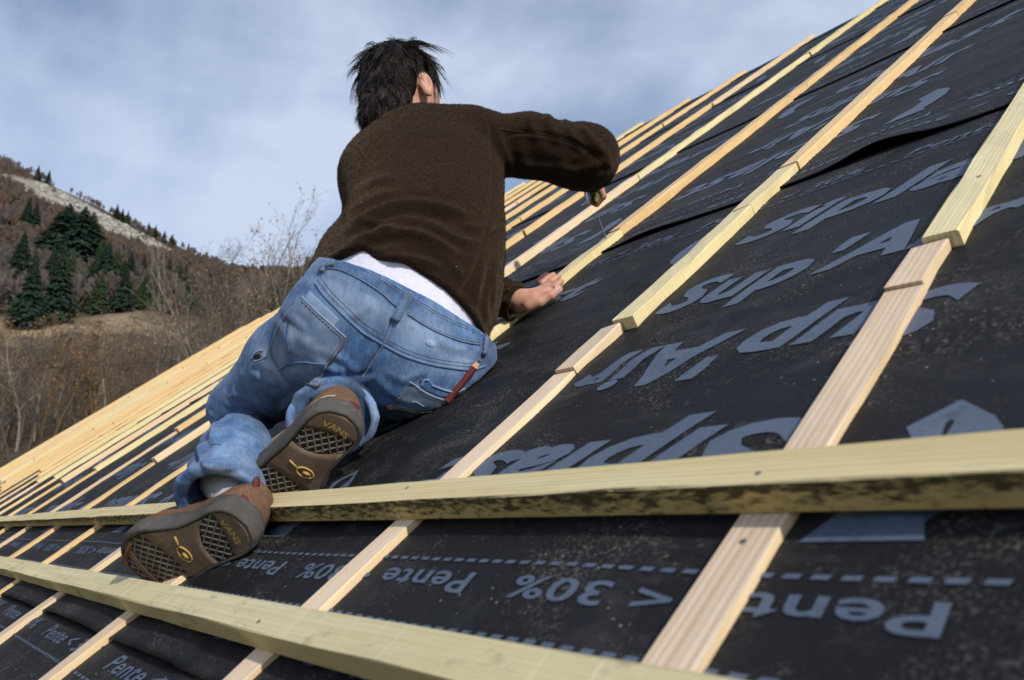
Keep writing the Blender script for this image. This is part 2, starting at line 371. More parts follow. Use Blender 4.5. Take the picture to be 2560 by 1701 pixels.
# pointed emblem beside the maker's name
_e=np.array([(-.299,.390),(-.215,.392),(-.225,.406),(-.205,.430),(-.19,.47),(-.192,.51),(-.201,.527),(-.23,.558),(-.262,.524),(-.245,.49),(-.25,.455),(-.279,.429)])
EMB=[np.array([-.195,.555])-_e]
def emb(S,k,x,v,size,flip):
    for q in EMB:
        n=len(q); c=q.mean(0); V=np.vstack([q,c]); F=np.array([[i,(i+1)%n,n] for i in range(n)]); put(S,k,V,F,x,v,size,flip)
for k,so,lo,hi in sheets:
    if k>3: continue
    vk=V0+DV*k; S=[]; off={-1:.25,0:0.,1:-.34,2:.21,3:-.1}[k]; xl=-9.5; xr=XR
    def row(T,v,size,x0,per,flip):
        w=T[0][:,0].max()*size; x=x0+per*math.ceil((xl-x0)/per)
        while x<xr-.05:
            if x-(w if flip else 0)>XL+.1 and x+(0 if flip else w)<XR-.02: put(S,k,T[0],T[1],x,v,size,flip)
            x+=per
    def dashes(v,per,x1=-4.5):
        x=x1
        while x<.6:
            put(S,k,dashV,dashF,x,v,per); x+=per
    big=.137
    if vk+1.30>EAVE and lo<vk+.01:
        row(T_P2,vk+.075,.0375,-.30+off,.425,True)
        row(T_P,vk+.186,.0375,-.187+off,.425,True); dashes(vk+.201,.0205)
        row(T_SIP,vk+.402,big,-.345+off,.93,True); 
        for j in range(-9,2):
            x=-.195+off+.93*j
            if x<xr-.1: emb(S,k,x,vk+.402,1.,True)
        row(T_SUP,vk+.632,big,-.262+off,.93,True)
    row(T_SUP,vk+.777,big,-.765+off,.93,False)
    row(T_SIP,vk+1.022,big,-.738+off,.93,False)
    for j in range(-9,2):
        x=-.90+off+.93*j
        if x<xr-.1: emb(S,k,x,vk+1.022,1.,False)
    if k>=0: row(T_PI,vk+1.236,.0385,-.50+off,.425,False); dashes(vk+1.222,.0215); 
    else: row(T_PI,vk+1.302,.0385,-1.665,.445,False); dashes(vk+1.278,.0215)
    if k>=0: dashes(vk+.115,.0205)
    flush(S,'printed_lettering',so)
# ---- battens
def plank(name,width,length,thick,mat,seg=None,jit=.0006,ch=.0012,parent=None,loc=(0,0,0),rz=0,rx=0):
    """a sawn piece, length along local y, with chamfered, slightly uneven edges"""
    seg=seg or max(2,min(26,int(length/.06)))
    w=width/2; prof=[(-w+ch,0),(w-ch,0),(w,ch),(w,thick-ch),(w-ch,thick),(-w+ch,thick),(-w,thick-ch),(-w,ch)]
    V=[]; bow=RNG.normal(0,.0012)
    for i in range(seg+1):
        y=length*i/seg; b=bow*math.sin(math.pi*i/seg)
        for (a,c) in prof: V.append((a+b+RNG.normal(0,jit),y+(RNG.normal(0,.0008) if i in(0,seg) else 0),max(0,c+RNG.normal(0,jit)) if c>thick/2 else c))
    F=[]
    for i in range(seg):
        for j in range(8): F.append([i*8+j,i*8+(j+1)%8,(i+1)*8+(j+1)%8,(i+1)*8+j])
    F.append(list(range(8))[::-1]); F.append([seg*8+j for j in range(8)])
    me=mesh_np(name,np.array(V),F,[mat],False)
    o=obj(name,me,parent,loc); o.rotation_euler=(rx,0,rz); return o
_nail=None
def nailhead(parent,x,y,z,r=.0036):
    global _nail
    if _nail is None:
        V=[(0,0,.0006)]+[(math.cos(t)*.0027,math.sin(t)*.0027,.0002) for t in np.linspace(0,2*math.pi,9)[:-1]]+[(math.cos(t)*.0029,math.sin(t)*.0029,-.003) for t in np.linspace(0,2*math.pi,9)[:-1]]
        F=[[0,1+i,1+(i+1)%8] for i in range(8)]+[[1+i,9+i,9+(i+1)%8,1+(i+1)%8] for i in range(8)]
        _nail=mesh_np('nail_head',np.array(V),F,[M_STEEL],False)
    return obj('nail_head',_nail,parent,(x,y,z))
def batten_run(k,xr):
    """pieces of one counter batten, end to end up the slope; xr = right side"""
    near = 3<=k<=5
    if k==3:   P=[(EAVE+.05,.785,.041,.0132,M_PALE,0),(.789,.894,.040,.0165,M_PALE,-.001),(.898,2.62,.0405,.0225,M_GREEN,.012),(2.63,4.4,.041,.024,M_SPRUCE,.006),(4.41,RIDGE-.02,.041,.024,M_SPRUCE,.004)]
    elif k==4: P=[(EAVE+.05,.760,.0425,.0132,M_PALE,0),(.763,.897,.042,.0180,M_PALE,.002),(.902,1.358,.043,.0235,M_GREEN,.028),(1.361,1.598,.043,.0238,M_GREEN,.028),(1.602,3.04,.042,.0245,M_SPRUCE,.030),(3.052,4.5,.042,.025,M_SPRUCE,.028),(4.505,RIDGE-.01,.042,.025,M_SPRUCE,.016)]
    elif k==5: P=[(EAVE+.05,.80,.042,.0132,M_PALE,0),(.805,1.600,.042,.0245,M_GREEN,.029),(1.612,2.98,.042,.026,M_SPRUCE,.020),(2.985,4.6,.042,.0255,M_SPRUCE,.018),(4.605,RIDGE+.02,.042,.025,M_SPRUCE,.016)]
    else:
        P=[]; v=EAVE+.05; first=True
        while v<RIDGE-.12:
            Ln=RNG.uniform(1.95,2.3) if first else RNG.uniform(.7,2.0)
            e=min(v+Ln,RIDGE+RNG.uniform(-.03,.07)); 
            if RIDGE-e<.35: e=RIDGE+RNG.uniform(-.03,.07)
            P.append((v,e,.042+RNG.normal(0,.001),.0132 if first else .0268+RNG.normal(0,.0012),[M_PALE,M_SPRUCE][int(RNG.random()<.6)] if first else [M_SPRUCE,M_SPRUCE,M_GREEN,M_PALE][int(RNG.integers(0,4))],RNG.normal(.004,.004)))
            v=e+abs(RNG.normal(.004,.006)); first=False
    for (a,b,w,t,mat,dx) in P:
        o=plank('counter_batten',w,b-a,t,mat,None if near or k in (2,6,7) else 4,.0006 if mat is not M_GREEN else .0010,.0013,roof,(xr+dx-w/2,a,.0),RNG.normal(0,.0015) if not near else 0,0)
        if k<12 and not (k==5 and b>1.5 and a<1):
            for y in np.arange(.12 if b-a<.5 else .22,b-a-.03,.45): nailhead(o,RNG.normal(0,.006),y+RNG.normal(0,.03),t)
for k,x in enumerate(RUNX):
    if x<XL+.05: continue
    batten_run(k,x)
def lath(v_front,w,t,mat,breaks,nb,name='tile_batten'):
    """a row of battens across the slope lying on the counter battens"""
    for a,b in zip(breaks[:-1],breaks[1:]):
        o=plank(name,w,b-a-.003,t,mat,max(8,int((b-a)/.1)),.0005,.0013,roof,(a,v_front+w/2,nb),0,0)
        o.rotation_euler=(0,0,-math.pi/2)
        for x in RUNX:
            if a+.02<x-.02<b-.02 and x>-6: nailhead(o,RNG.normal(0,.006),x-.02-a+RNG.normal(0,.004),t)
lath(1.255*H,.0415,.0275,M_LATHM,[XL+.05,-9.6,-4.58,XR-.06],.0131)
lath(.598*H,.0405,.0275,M_LATH,[XL+.05,-8.4,-3.9,XR-.06],.0131)
lath(-.068*H,.0410,.0275,M_LATH,[XL+.05,-7.0,-1.9,XR-.06],.0131)
for i in range(1,5): lath(-.068*H-.219*i,.041,.0275,M_LATH,[XL+.05,-9.,-4.5,XR-.06],.0131)
# house below the roof: gable walls and front wall, seen only from elsewhere
hs=Soup(); ey,ez=EAVE*CA,EAVE*SA; ry,rz=RIDGE*CA,RIDGE*SA
gz=-3.6
def poly_wall(x0,x1):
    y0=ey+.35; y1=2*ry-y0; z0=ez+.35*math.tan(ALPHA)-.09
    prof=[(y0,gz),(y1,gz),(y1,z0),(ry,rz-.12),(y0,z0)]
    V=[(x0,a,b) for a,b in prof]+[(x1,a,b) for a,b in prof]
    hs.add(V,[[0,4,3,2,1],[5,6,7,8,9]]+[[i,(i+1)%5,5+(i+1)%5,5+i] for i in range(5)])
poly_wall(XL+.35,XR-.35)
house=obj('wall',hs.mesh('wall',[M_WALL]),roof); house.matrix_parent_inverse=M_ROOF.inverted()
fs=Soup()
fs.add([(XL,0,0),(XR,0,0),(XR,RIDGE-EAVE,0),(XL,RIDGE-EAVE,0),(XL,0,-.04),(XR,0,-.04),(XR,RIDGE-EAVE,-.04),(XL,RIDGE-EAVE,-.04)],[[0,1,2,3],[7,6,5,4],[0,4,5,1],[1,5,6,2],[2,6,7,3],[3,7,4,0]])
fo=obj('far_slope',fs.mesh('far_slope',[M_SHEET]),roof)
fo.matrix_local = M_ROOF.inverted()@Matrix.Translation((0,ry+.006,rz-.006))@Matrix.Rotation(-ALPHA,4,'X')@Matrix.Translation((0,0,0))
# ------------------------------------------------------------------ sculpting tools: distance fields turned into one continuous surface
def unit(a): a=np.asarray(a,float); return a/np.linalg.norm(a)
class Field:
    def __init__(s, lo, hi, h):
        s.h=h; s.o=np.asarray(lo,float)-h*2; n=np.ceil((np.asarray(hi)-s.o)/h).astype(int)+3
        s.F=np.full(n,.5,np.float32); s.n=n
    def sub(s, lo, hi):
        a=np.clip(np.floor((np.asarray(lo)-s.o)/s.h).astype(int),0,s.n); b=np.clip(np.ceil((np.asarray(hi)-s.o)/s.h).astype(int)+1,0,s.n)
        sl=tuple(slice(i,j) for i,j in zip(a,b))
        g=[s.o[i]+s.h*np.arange(a[i],b[i]) for i in range(3)]
        P=np.stack(np.meshgrid(*g,indexing='ij'),-1).astype(np.float32); return sl,P
    def put(s, fn, lo, hi, k=.0, mode='u'):
        sl,P=s.sub(np.asarray(lo)-k-.03,np.asarray(hi)+k+.03)
        if P.size==0: return s
        d=fn(P).astype(np.float32); A=s.F[sl]
        if mode=='u':
            if k>0: hh=np.maximum(k-np.abs(A-d),0)/k; s.F[sl]=np.minimum(A,d)-hh*hh*k*.25
            else: s.F[sl]=np.minimum(A,d)
        elif mode=='s':
            d=-d
            if k>0: hh=np.maximum(k-np.abs(A-d),0)/k; s.F[sl]=np.maximum(A,d)+hh*hh*k*.25
            else: s.F[sl]=np.maximum(A,d)
        return s
    def cap(s,p0,p1,r0,r1=None,side=None,k=.03,mode='u'):
        """capsule with elliptical section: r=(across,deep)"""
        p0,p1=np.asarray(p0,float),np.asarray(p1,float); r1=r0 if r1 is None else r1
        a0,b0=(r0,r0) if not hasattr(r0,'__len__') else r0; a1,b1=(r1,r1) if not hasattr(r1,'__len__') else r1
        d=p1-p0; Ln=np.linalg.norm(d)+1e-9; dn=d/Ln
        sd=W_R if side is None else np.asarray(side,float); sd=sd-dn*(sd@dn); sd=sd/(np.linalg.norm(sd)+1e-9); w=np.cross(dn,sd)
        def fn(P):
            q=P-p0; u=q@dn; t=np.clip(u/Ln,0,1); e=u-t*Ln; x=q@sd; y=q@w
            a=a0+(a1-a0)*t; b=b0+(b1-b0)*t; m=np.minimum(a,b)
            return (np.sqrt((x/a)**2+(y/b)**2+(e/m)**2)-1)*m
        R=max(a0,b0,a1,b1); return s.put(fn,np.minimum(p0,p1)-R,np.maximum(p0,p1)+R,k,mode)
    def ell(s,c,ax,r,k=.03,mode='u'):
        c=np.asarray(c,float); ax=np.asarray(ax); r=np.asarray(r,float); m=r.min()
        fn=lambda P:(np.sqrt((((P-c)@ax[0])/r[0])**2+(((P-c)@ax[1])/r[1])**2+(((P-c)@ax[2])/r[2])**2)-1)*m
        return s.put(fn,c-r.max(),c+r.max(),k,mode)
    def chain(s,P,R,side=None,k=.03,m=1):
        for i in range(len(P)-1): s.cap(P[i],P[i+1],R[i],R[i+1],side,k)
        return s
    def plane(s,c,nrm,band=0,infl=0):
        """keep what lies on the side the normal points away from; optionally a thicker rim along the cut"""
        g=[s.o[i]+s.h*np.arange(s.n[i]) for i in range(3)]; nrm=unit(nrm)
        d=(g[0][:,None,None]-c[0])*nrm[0]+(g[1][None,:,None]-c[1])*nrm[1]+(g[2][None,None,:]-c[2])*nrm[2]
        d=d.astype(np.float32)
        if band: s.F-=infl*np.exp(-(d/band)**2)
        s.F=np.maximum(s.F,d); return s
    def mesh(s):
        F=s.F; ins=F<0; n=F.shape
        c=np.zeros((n[0]-1,n[1]-1,n[2]-1),np.int8)
        for a in (0,1):
            for b in (0,1):
                for e in (0,1): c+=ins[a:n[0]-1+a,b:n[1]-1+b,e:n[2]-1+e]
        act=np.argwhere((c>0)&(c<8)); idx=np.full(c.shape,-1,np.int64); idx[tuple(act.T)]=np.arange(len(act))
        cor=np.array([(a,b,e) for a in (0,1) for b in (0,1) for e in (0,1)]); val=np.stack([F[tuple((act+q).T)] for q in cor],1)
        S=np.zeros((len(act),3)); W=np.zeros(len(act))
        for i in range(8):
            for j in range(i+1,8):
                if np.abs(cor[i]-cor[j]).sum()!=1: continue
                vi,vj=val[:,i],val[:,j]; x=(vi<0)!=(vj<0); t=np.where(x,vi/(vi-vj+1e-20),0)
                S+=np.where(x[:,None],cor[i]+t[:,None]*(cor[j]-cor[i]),0); W+=x
        V=s.o+s.h*(act+S/W[:,None]); Q=[]
        for ax in range(3):
            sa=[slice(1,-1)]*3; sa[ax]=slice(0,-1); sb=[slice(1,-1)]*3; sb[ax]=slice(1,None)
            A,B=ins[tuple(sa)],ins[tuple(sb)]; e=np.argwhere(A!=B)
            o=np.ones(3,int); o[ax]=0; e=e+o; flip=ins[tuple(e.T)]
            u,v=[(1,2),(2,0),(0,1)][ax]; du=np.zeros(3,int); du[u]=1; dv=np.zeros(3,int); dv[v]=1
            q=np.stack([idx[tuple((e-du-dv).T)],idx[tuple((e-dv).T)],idx[tuple(e.T)],idx[tuple((e-du).T)]],1)
            q=np.where(flip[:,None],q,q[:,::-1]); Q.append(q)
        return V,np.vstack(Q)
def relax(V,F,it=2,lam=.5):
    e=np.vstack([F[:,[0,1]],F[:,[1,2]],F[:,[2,3]],F[:,[3,0]]]); a=np.concatenate([e[:,0],e[:,1]]); b=np.concatenate([e[:,1],e[:,0]])
    cnt=np.bincount(a,minlength=len(V))[:,None]
    for _ in range(it):
        m=np.stack([np.bincount(a,V[b,i],minlength=len(V)) for i in range(3)],1)/np.maximum(cnt,1); V=V+lam*(m-V)
    return V
def vnormals(V,F):
    n=np.cross(V[F[:,2]]-V[F[:,0]],V[F[:,3]]-V[F[:,1]]); N=np.stack([np.bincount(F.ravel(),np.repeat(n[:,i],4),minlength=len(V)) for i in range(3)],1)
    return N/(np.linalg.norm(N,axis=1,keepdims=True)+1e-12)
def seg_dist(x,y,P):
    """signed distance of picture points to a polyline and the place along it"""
    P=np.asarray(P,float); best=np.full(len(x),1e9); sg=np.zeros(len(x)); tt=np.zeros(len(x)); n=len(P)-1
    for i in range(n):
        a,b=P[i],P[i+1]; d=b-a; L2=d@d+1e-9; t=np.clip(((x-a[0])*d[0]+(y-a[1])*d[1])/L2,0,1)
        dx=x-a[0]-t*d[0]; dy=y-a[1]-t*d[1]; r=np.hypot(dx,dy); m=r<best
        best=np.where(m,r,best); sg=np.where(m,np.sign(d[0]*dy-d[1]*dx),sg); tt=np.where(m,(i+t)/n,tt)
    return best*sg,best,tt
def folds(V,F,lines):
    """cloth folds: ridge with a furrow beside it, along lines given where the photograph shows them, worked into the surface"""
    for P,w,amp in lines:
        N=vnormals(V,F); x,y,d=to_px(V); face=np.clip(-(N@W_F)*2.2+.75,0,1)
        s_,r,t=seg_dist(x,y,spline(P,16)); fade=np.clip(np.minimum(t,1-t)*5+.05,0,1)
        g=np.exp(-(s_/w)**2)-.45*np.exp(-((s_-1.8*w)/(1.15*w))**2)-.2*np.exp(-((s_+1.8*w)/(1.15*w))**2)
        V=V+N*((amp*g*fade*face)*(r<6*w))[:,None]
    return V
def bvh(V,F): return BVHTree.FromPolygons([tuple(v) for v in V],[tuple(map(int,f)) for f in F])
def hit(tree,px,py):
    r=ray(px,py); l=unit(r); h=tree.ray_cast(Vector(CAM),Vector(l))
    return (None,None) if h[0] is None else (np.array(h[0]),np.array(h[1]))
def strip(S,tree,P,w,lift=.001,thick=.0,m=12,rnd=True,mat=0,dash=None):
    """ribbon (seam, welt, stitch row) laid along a line on a surface"""
    Q=spline(P,m); pts=[];nr=[]
    for x,y in Q:
        p,n=hit(tree,x,y)
        if p is not None:
            if n@W_F>0: n=-n
            if pts and np.linalg.norm(p-pts[-1])>.09: continue
            pts.append(p);nr.append(n)
    if len(pts)<2: return
    pts=np.array(pts);nr=np.array(nr)
    for _ in range(2): nr[1:-1]=(nr[:-2]+nr[1:-1]*2+nr[2:])/4; pts[1:-1]=(pts[:-2]+2*pts[1:-1]+pts[2:])/4
    T=np.gradient(pts,axis=0); T/=np.linalg.norm(T,axis=1,keepdims=True)+1e-9; B=np.cross(nr,T); B/=np.linalg.norm(B,axis=1,keepdims=True)+1e-9
    prof=[(-1,-.6),(-.8,.55),(0,1.),(.8,.55),(1,-.6)] if rnd else [(-1,-1),(-1,1),(1,1),(1,-1)]
    th=thick or w*.5
    rows=[pts+B*(a*w/2)+nr*(lift+b*th) for a,b in prof]; k=len(prof); n=len(pts)
    V=np.stack(rows,1).reshape(-1,3); Fq=[]
    for i in range(n-1):
        if dash and (i%dash[1])>=dash[0]: continue
        for j in range(k-1): Fq.append([i*k+j,(i+1)*k+j,(i+1)*k+j+1,i*k+j+1])
    Fq.append([j for j in range(k)]); Fq.append([(n-1)*k+j for j in range(k)][::-1])
    S.add(V,Fq,mat)
def patch(S,tree,poly,lift=.0025,skirt=.004,cuts=4,mat=0,puff=0.0):
    """flat piece of cloth or leather sewn onto a surface: polygon in the picture laid onto the surface"""
    bm=bmesh.new(); vs=[bm.verts.new((x,y,0)) for x,y in poly]; f=bm.faces.new(vs)
    bmesh.ops.triangulate(bm,faces=[f])
    for _ in range(cuts):
        L=max(np.hypot(*(np.array(e.verts[0].co[:2])-np.array(e.verts[1].co[:2]))) for e in bm.edges)
        es=[e for e in bm.edges if e.calc_length()>max(7,L*.5)]
        if not es: break
        bmesh.ops.subdivide_edges(bm,edges=es,cuts=1); bmesh.ops.triangulate(bm,faces=bm.faces)
    bm.verts.index_update(); c=np.mean(poly,axis=0); R=max(np.hypot(x-c[0],y-c[1]) for x,y in poly)
    pos={};ok={}
    for v in bm.verts:
        p,n=hit(tree,v.co.x,v.co.y)
        if p is None: ok[v.index]=False; continue
        if n@W_F>0: n=-n
        b=0 if v.is_boundary else 1
        pos[v.index]=(p+n*(lift+puff*b),p+n*(lift-skirt)); ok[v.index]=True
    ids=[i for i in pos]; mp={i:j for j,i in enumerate(ids)}; V=[pos[i][0] for i in ids]+[pos[i][1] for i in ids]; n=len(ids); Fq=[]
    for f in bm.faces:
        q=[v.index for v in f.verts]
        if not all(ok[i] for i in q): continue
        q=[mp[i] for i in q]; a,b,cc=np.array(V[q[0]]),np.array(V[q[1]]),np.array(V[q[2]])
        if np.cross(b-a,cc-a)@W_F>0: q=q[::-1]
        Fq.append(q)
    for e in bm.edges:
        if e.is_boundary and all(ok[v.index] for v in e.verts):
            i,j=[mp[v.index] for v in e.verts]; Fq.append([i,j,n+j,n+i])
    bm.free()
    if Fq: S.add(np.array(V),Fq,mat)
def local(o,base): return np.asarray(o)-base

# ------------------------------------------------------------------ materials of the worker
def fleece():
    m=Mat('brown_fleece',.95,.08); v=m.coord()
    n1=m.noise(v,55,4,.7); n2=m.noise(v,420,3,.7); n3=m.noise(v,9,3)
    c=m.ramp(n2,[(.32,(.0075,.0042,.0026)),(.72,(.030,.0172,.0105))]); c=m.mix(m.ramp(n1,[(.35,.0),(.7,.45)]),c,(.029,.0175,.0112)); c=m.mix(m.ramp(n3,[(.35,.0),(.7,.3)]),c,(.012,.0085,.0065))
    vo=m.n('ShaderNodeTexVoronoi'); vo.inputs['Scale'].default_value=42; m.l(v,vo.inputs['Vector']); sc=m.n('ShaderNodeSeparateColor'); m.l(vo.outputs['Color'],sc.inputs[0])
    lint=m.math('MULTIPLY',m.ramp(vo.outputs['Distance'],[(.035,1.),(.06,0.)]),m.ramp(sc.outputs[0],[(.90,0.),(.92,1.)])); c=m.mix(lint,c,(.30,.27,.22))
    m.color(c); m.bump(m.math('ADD',m.math('MULTIPLY',n2,.5),n1),.85,.004)
    m.b.inputs['Sheen Weight'].default_value=.26; m.b.inputs['Sheen Roughness'].default_value=.45; m.b.inputs['Sheen Tint'].default_value=(.75,.55,.40,1)
    return m.m
def denim(name='worn_blue_denim',lift=0.0):
    m=Mat(name,.85,.15); v=m.coord()
    at=m.n('ShaderNodeAttribute',attribute_name='wear_shade'); sc=m.n('ShaderNodeSeparateColor'); m.l(at.outputs['Color'],sc.inputs[0])
    n1=m.noise(v,13,6,.7,.3); n2=m.noise(m.coord(scale=(1,1,.22)),420,3,.7); n3=m.noise(m.coord(scale=(1,1,.35),rot=(.3,.2,0)),85,5,.75)
    fade=m.math('ADD',m.math('MULTIPLY',n1,.62),m.math('MULTIPLY',n3,.48))
    c=m.ramp(fade,[(.37,(.009,.032,.108)),(.52,(.036,.096,.240)),(.74,(.150,.270,.465))])
    c=m.mix(m.math('MULTIPLY',m.ramp(n2,[(.35,0.),(.7,1.)]),.22),c,(.22,.36,.58))
    w=m.math('MULTIPLY',sc.outputs[0],m.ramp(m.math('ADD',n3,m.math('MULTIPLY',n2,.4)),[(.35,.45),(.8,1.)]))
    c=m.mix(w,c,(.38,.48,.63)); c=m.mix(m.math('MULTIPLY',sc.outputs[1],.72),c,(.010,.018,.045)); c=m.mix(m.math('MULTIPLY',sc.outputs[2],m.ramp(n3,[(.3,.4),(.7,.8)])),c,(.15,.15,.145))  # second channel holds shade put into the cloth colour, third grey dirt
    if lift: c=m.mix(lift,c,(.32,.41,.54))
    m.color(c)
    wv=m.n('ShaderNodeTexWave',wave_type='BANDS',bands_direction='DIAGONAL'); wv.inputs['Scale'].default_value=300; m.l(v,wv.inputs['Vector'])
    m.bump(m.math('ADD',m.math('MULTIPLY',n2,.7),m.math('ADD',m.math('MULTIPLY',wv.outputs['Fac'],.3),m.math('MULTIPLY',n3,.8))),.5,.0018)
    m.b.inputs['Sheen Weight'].default_value=.15
    return m.m
def skin():
    m=Mat('skin',.5,.35); v=m.coord(); n1=m.noise(v,28,4,.6); n2=m.noise(v,180,3)
    m.color(m.ramp(n1,[(.3,(.46,.215,.150)),(.7,(.60,.335,.245))])); m.bump(m.math('ADD',n2,n1),.2,.0012)
    m.b.inputs['Subsurface Weight'].default_value=.15; m.b.inputs['Subsurface Radius'].default_value=(.01,.004,.002); m.b.inputs['Subsurface Scale'].default_value=.6
    return m.m
M_FLEECE=fleece(); M_DENIM=denim(); M_DENIML=denim('frayed_denim_edge',.55); M_DENIMM=denim('faded_denim',.22); M_SKIN=skin()
M_TEE=Mat('white_cotton',.9,.1); _n=M_TEE.noise(M_TEE.coord(scale=(1,1,1)),140,3); M_TEE.color(M_TEE.ramp(_n,[(.3,(.66,.66,.78)),(.7,(.75,.75,.88))])); M_TEE.bump(M_TEE.noise(M_TEE.coord(),22,3),.25,.004); M_TEE=M_TEE.m
M_THREAD=plain('rust_thread',(.125,.085,.055),.85); M_THREADP=plain('pale_thread',(.40,.38,.36),.8)
M_HAIR=Mat('dark_hair',.42,.45); _oi=M_HAIR.noise(M_HAIR.coord(),35,3); M_HAIR.color(M_HAIR.ramp(_oi,[(.3,(.010,.0065,.0055)),(.75,(.036,.019,.015))])); M_HAIR=M_HAIR.m
M_SUEDE=Mat('brown_suede',.9,.12); _v=M_SUEDE.coord(); _a=M_SUEDE.noise(_v,34,5,.65); _b=M_SUEDE.noise(_v,300,3); M_SUEDE.color(M_SUEDE.mix(.4,M_SUEDE.ramp(_a,[(.3,(.105,.055,.034)),(.7,(.215,.122,.080))]),M_SUEDE.ramp(_b,[(.3,(.07,.04,.026)),(.7,(.20,.125,.085))]))); M_SUEDE.bump(M_SUEDE.math('ADD',_a,_b),.4,.0012); M_SUEDE=M_SUEDE.m
def rubber(name,lo,hi,dust=(.16,.14,.12)):
    m=Mat(name,.75,.3); v=m.coord(); a=m.noise(v,30,5,.7); b=m.noise(v,9,4,.6); c=m.ramp(a,[(.3,lo),(.7,hi)]); c=m.mix(m.math('MULTIPLY',m.ramp(b,[(.40,0.),(.66,.75)]),m.ramp(m.noise(v,140,4,.7),[(.35,.25),(.65,1.)])),c,dust); m.color(c); m.bump(a,.25,.001); return m.m
M_RUB=rubber('dark_sole_rubber',(.042,.039,.037),(.082,.074,.069),(.16,.145,.13)); M_GUM=rubber('brown_sole_rubber',(.105,.070,.050),(.165,.118,.086),(.24,.19,.15)); M_TREAD=rubber('black_tread',(.020,.017,.016),(.040,.034,.030),(.07,.06,.05)); M_RIB=rubber('tread_rib',(.13,.115,.10),(.21,.185,.16))
M_GOLD=plain('ochre_moulding',(.44,.30,.10),.7); M_MAROON=plain('maroon_patch',(.125,.030,.032),.8); M_LACE=plain('rust_lace',(.145,.055,.030),.85); M_CREAM=plain('cream_stitch',(.46,.38,.26),.85)

# ------------------------------------------------------------------ the worker
ROOFN=R3[:,2]
BASE=roof2w([-1.26,.70,.0])
person=empty('person',BASE); tag(person,'worker in brown fleece jacket and worn blue jeans kneeling on the roof, seen from behind','person')
def pmesh(name,V,F,mats,parent=person,smooth=True,wear_shade=None):
    me=mesh_np(name,V-BASE,F,mats,smooth)
    if wear_shade is not None:
        at=me.attributes.new('wear_shade','FLOAT_COLOR','POINT'); at.data.foreach_set('color',wear_shade.astype(np.float32).ravel())
    return obj(name,me,parent)
def smesh(name,S,mats,parent=person,smooth=True):
    if not S.v: return None
    o=obj(name,mesh_np(name,np.concatenate(S.v)-BASE,S.f,mats,smooth,S.m),parent)
    if name in ('stitching','frayed_edge','trim_line','seam','maroon_patch','pocket_seam'): o['kind']='stuff'
    return o
def pxr(r,d): return r*d/FPX
# --- jacket -----------------------------------------------------------------
def bbox(P,m): P=np.array(P); return P.min(0)-m,P.max(0)+m
SP=[(1000,795,1.51,214,.130),(1014,740,1.53,214,.132),(1034,680,1.555,203,.130),(1056,610,1.605,189,.124),(1066,545,1.655,178,.119),(1060,480,1.71,183,.118),(1052,430,1.755,184,.112),(1050,388,1.80,160,.100),(1036,362,1.835,105,.080),(1024,345,1.86,66,.062)]
SPP=[PX(a,b,d) for a,b,d,_,_ in SP]; SPR=[(pxr(w,d),b) for a,_,d,w,b in SP]
RSH,REL,RWR=PX(1205,362,1.80),PX(1466,394,1.79),PX(1474,428,2.03)
LSH,LEL,LWR=PX(942,432,1.85),PX(1075,690,1.80),PXN(1288,756,.046)
lo,hi=bbox(SPP+[RSH,REL,RWR,LSH,LEL,LWR],.20)
J=Field(lo,hi,.0052)
J.chain(SPP,SPR,W_R,.045)
J.cap(LSH,PX(1170,350,1.81),(.076),(.076),None,.045)
J.cap(PX(858,640,1.585),PX(850,722,1.55),.038,.050,None,.06)
J.chain([RSH,PX(1330,366,1.80),PX(1420,388,1.79),REL],[.071,.069,.066,.068],None,.030)
J.chain([REL,PX(1474,412,1.90),RWR],[.071,.058,.040],None,.03)
J.chain([LSH,LEL,LWR],[.07,.055,.042],None,.03)
# collar standing round the neck
NK=PX(1026,308,1.885)
J.cap(PX(1034,338,1.86),PX(1026,308,1.89),(.062,.060),(.064,.062),None,.02)
# open the cuffs, the collar and the waist
J.cap(NK+unit(NK-SPP[8])*.07,NK+unit(NK-SPP[8])*.030,(.058,.056),(.052,.050),None,.004,'s')
wd=unit(LWR-LEL); J.cap(LWR-wd*.02,LWR+wd*.09,.038,.038,None,.0,'s')
HEM=np.array([PX(930,662,1.462),PX(1100,750,1.412),PX(1226,848,1.47),PX(795,705,1.555),PX(795,705,1.555)])
hc=HEM.mean(0); hn=np.linalg.svd(HEM-hc)[2][-1]; hn=hn if hn@W_U<0 else -hn
cuffp=LWR+wd*.006
# wrist cut: only near the wrist
sl,P=J.sub(cuffp-.075,cuffp+.085); dd=((P-cuffp)@wd).astype(np.float32); A=J.F[sl]; J.F[sl]=np.maximum(A-.003*np.exp(-((dd+.006)/.006)**2)*(np.abs(A)<.02),dd)
rd=unit(RWR-REL); 
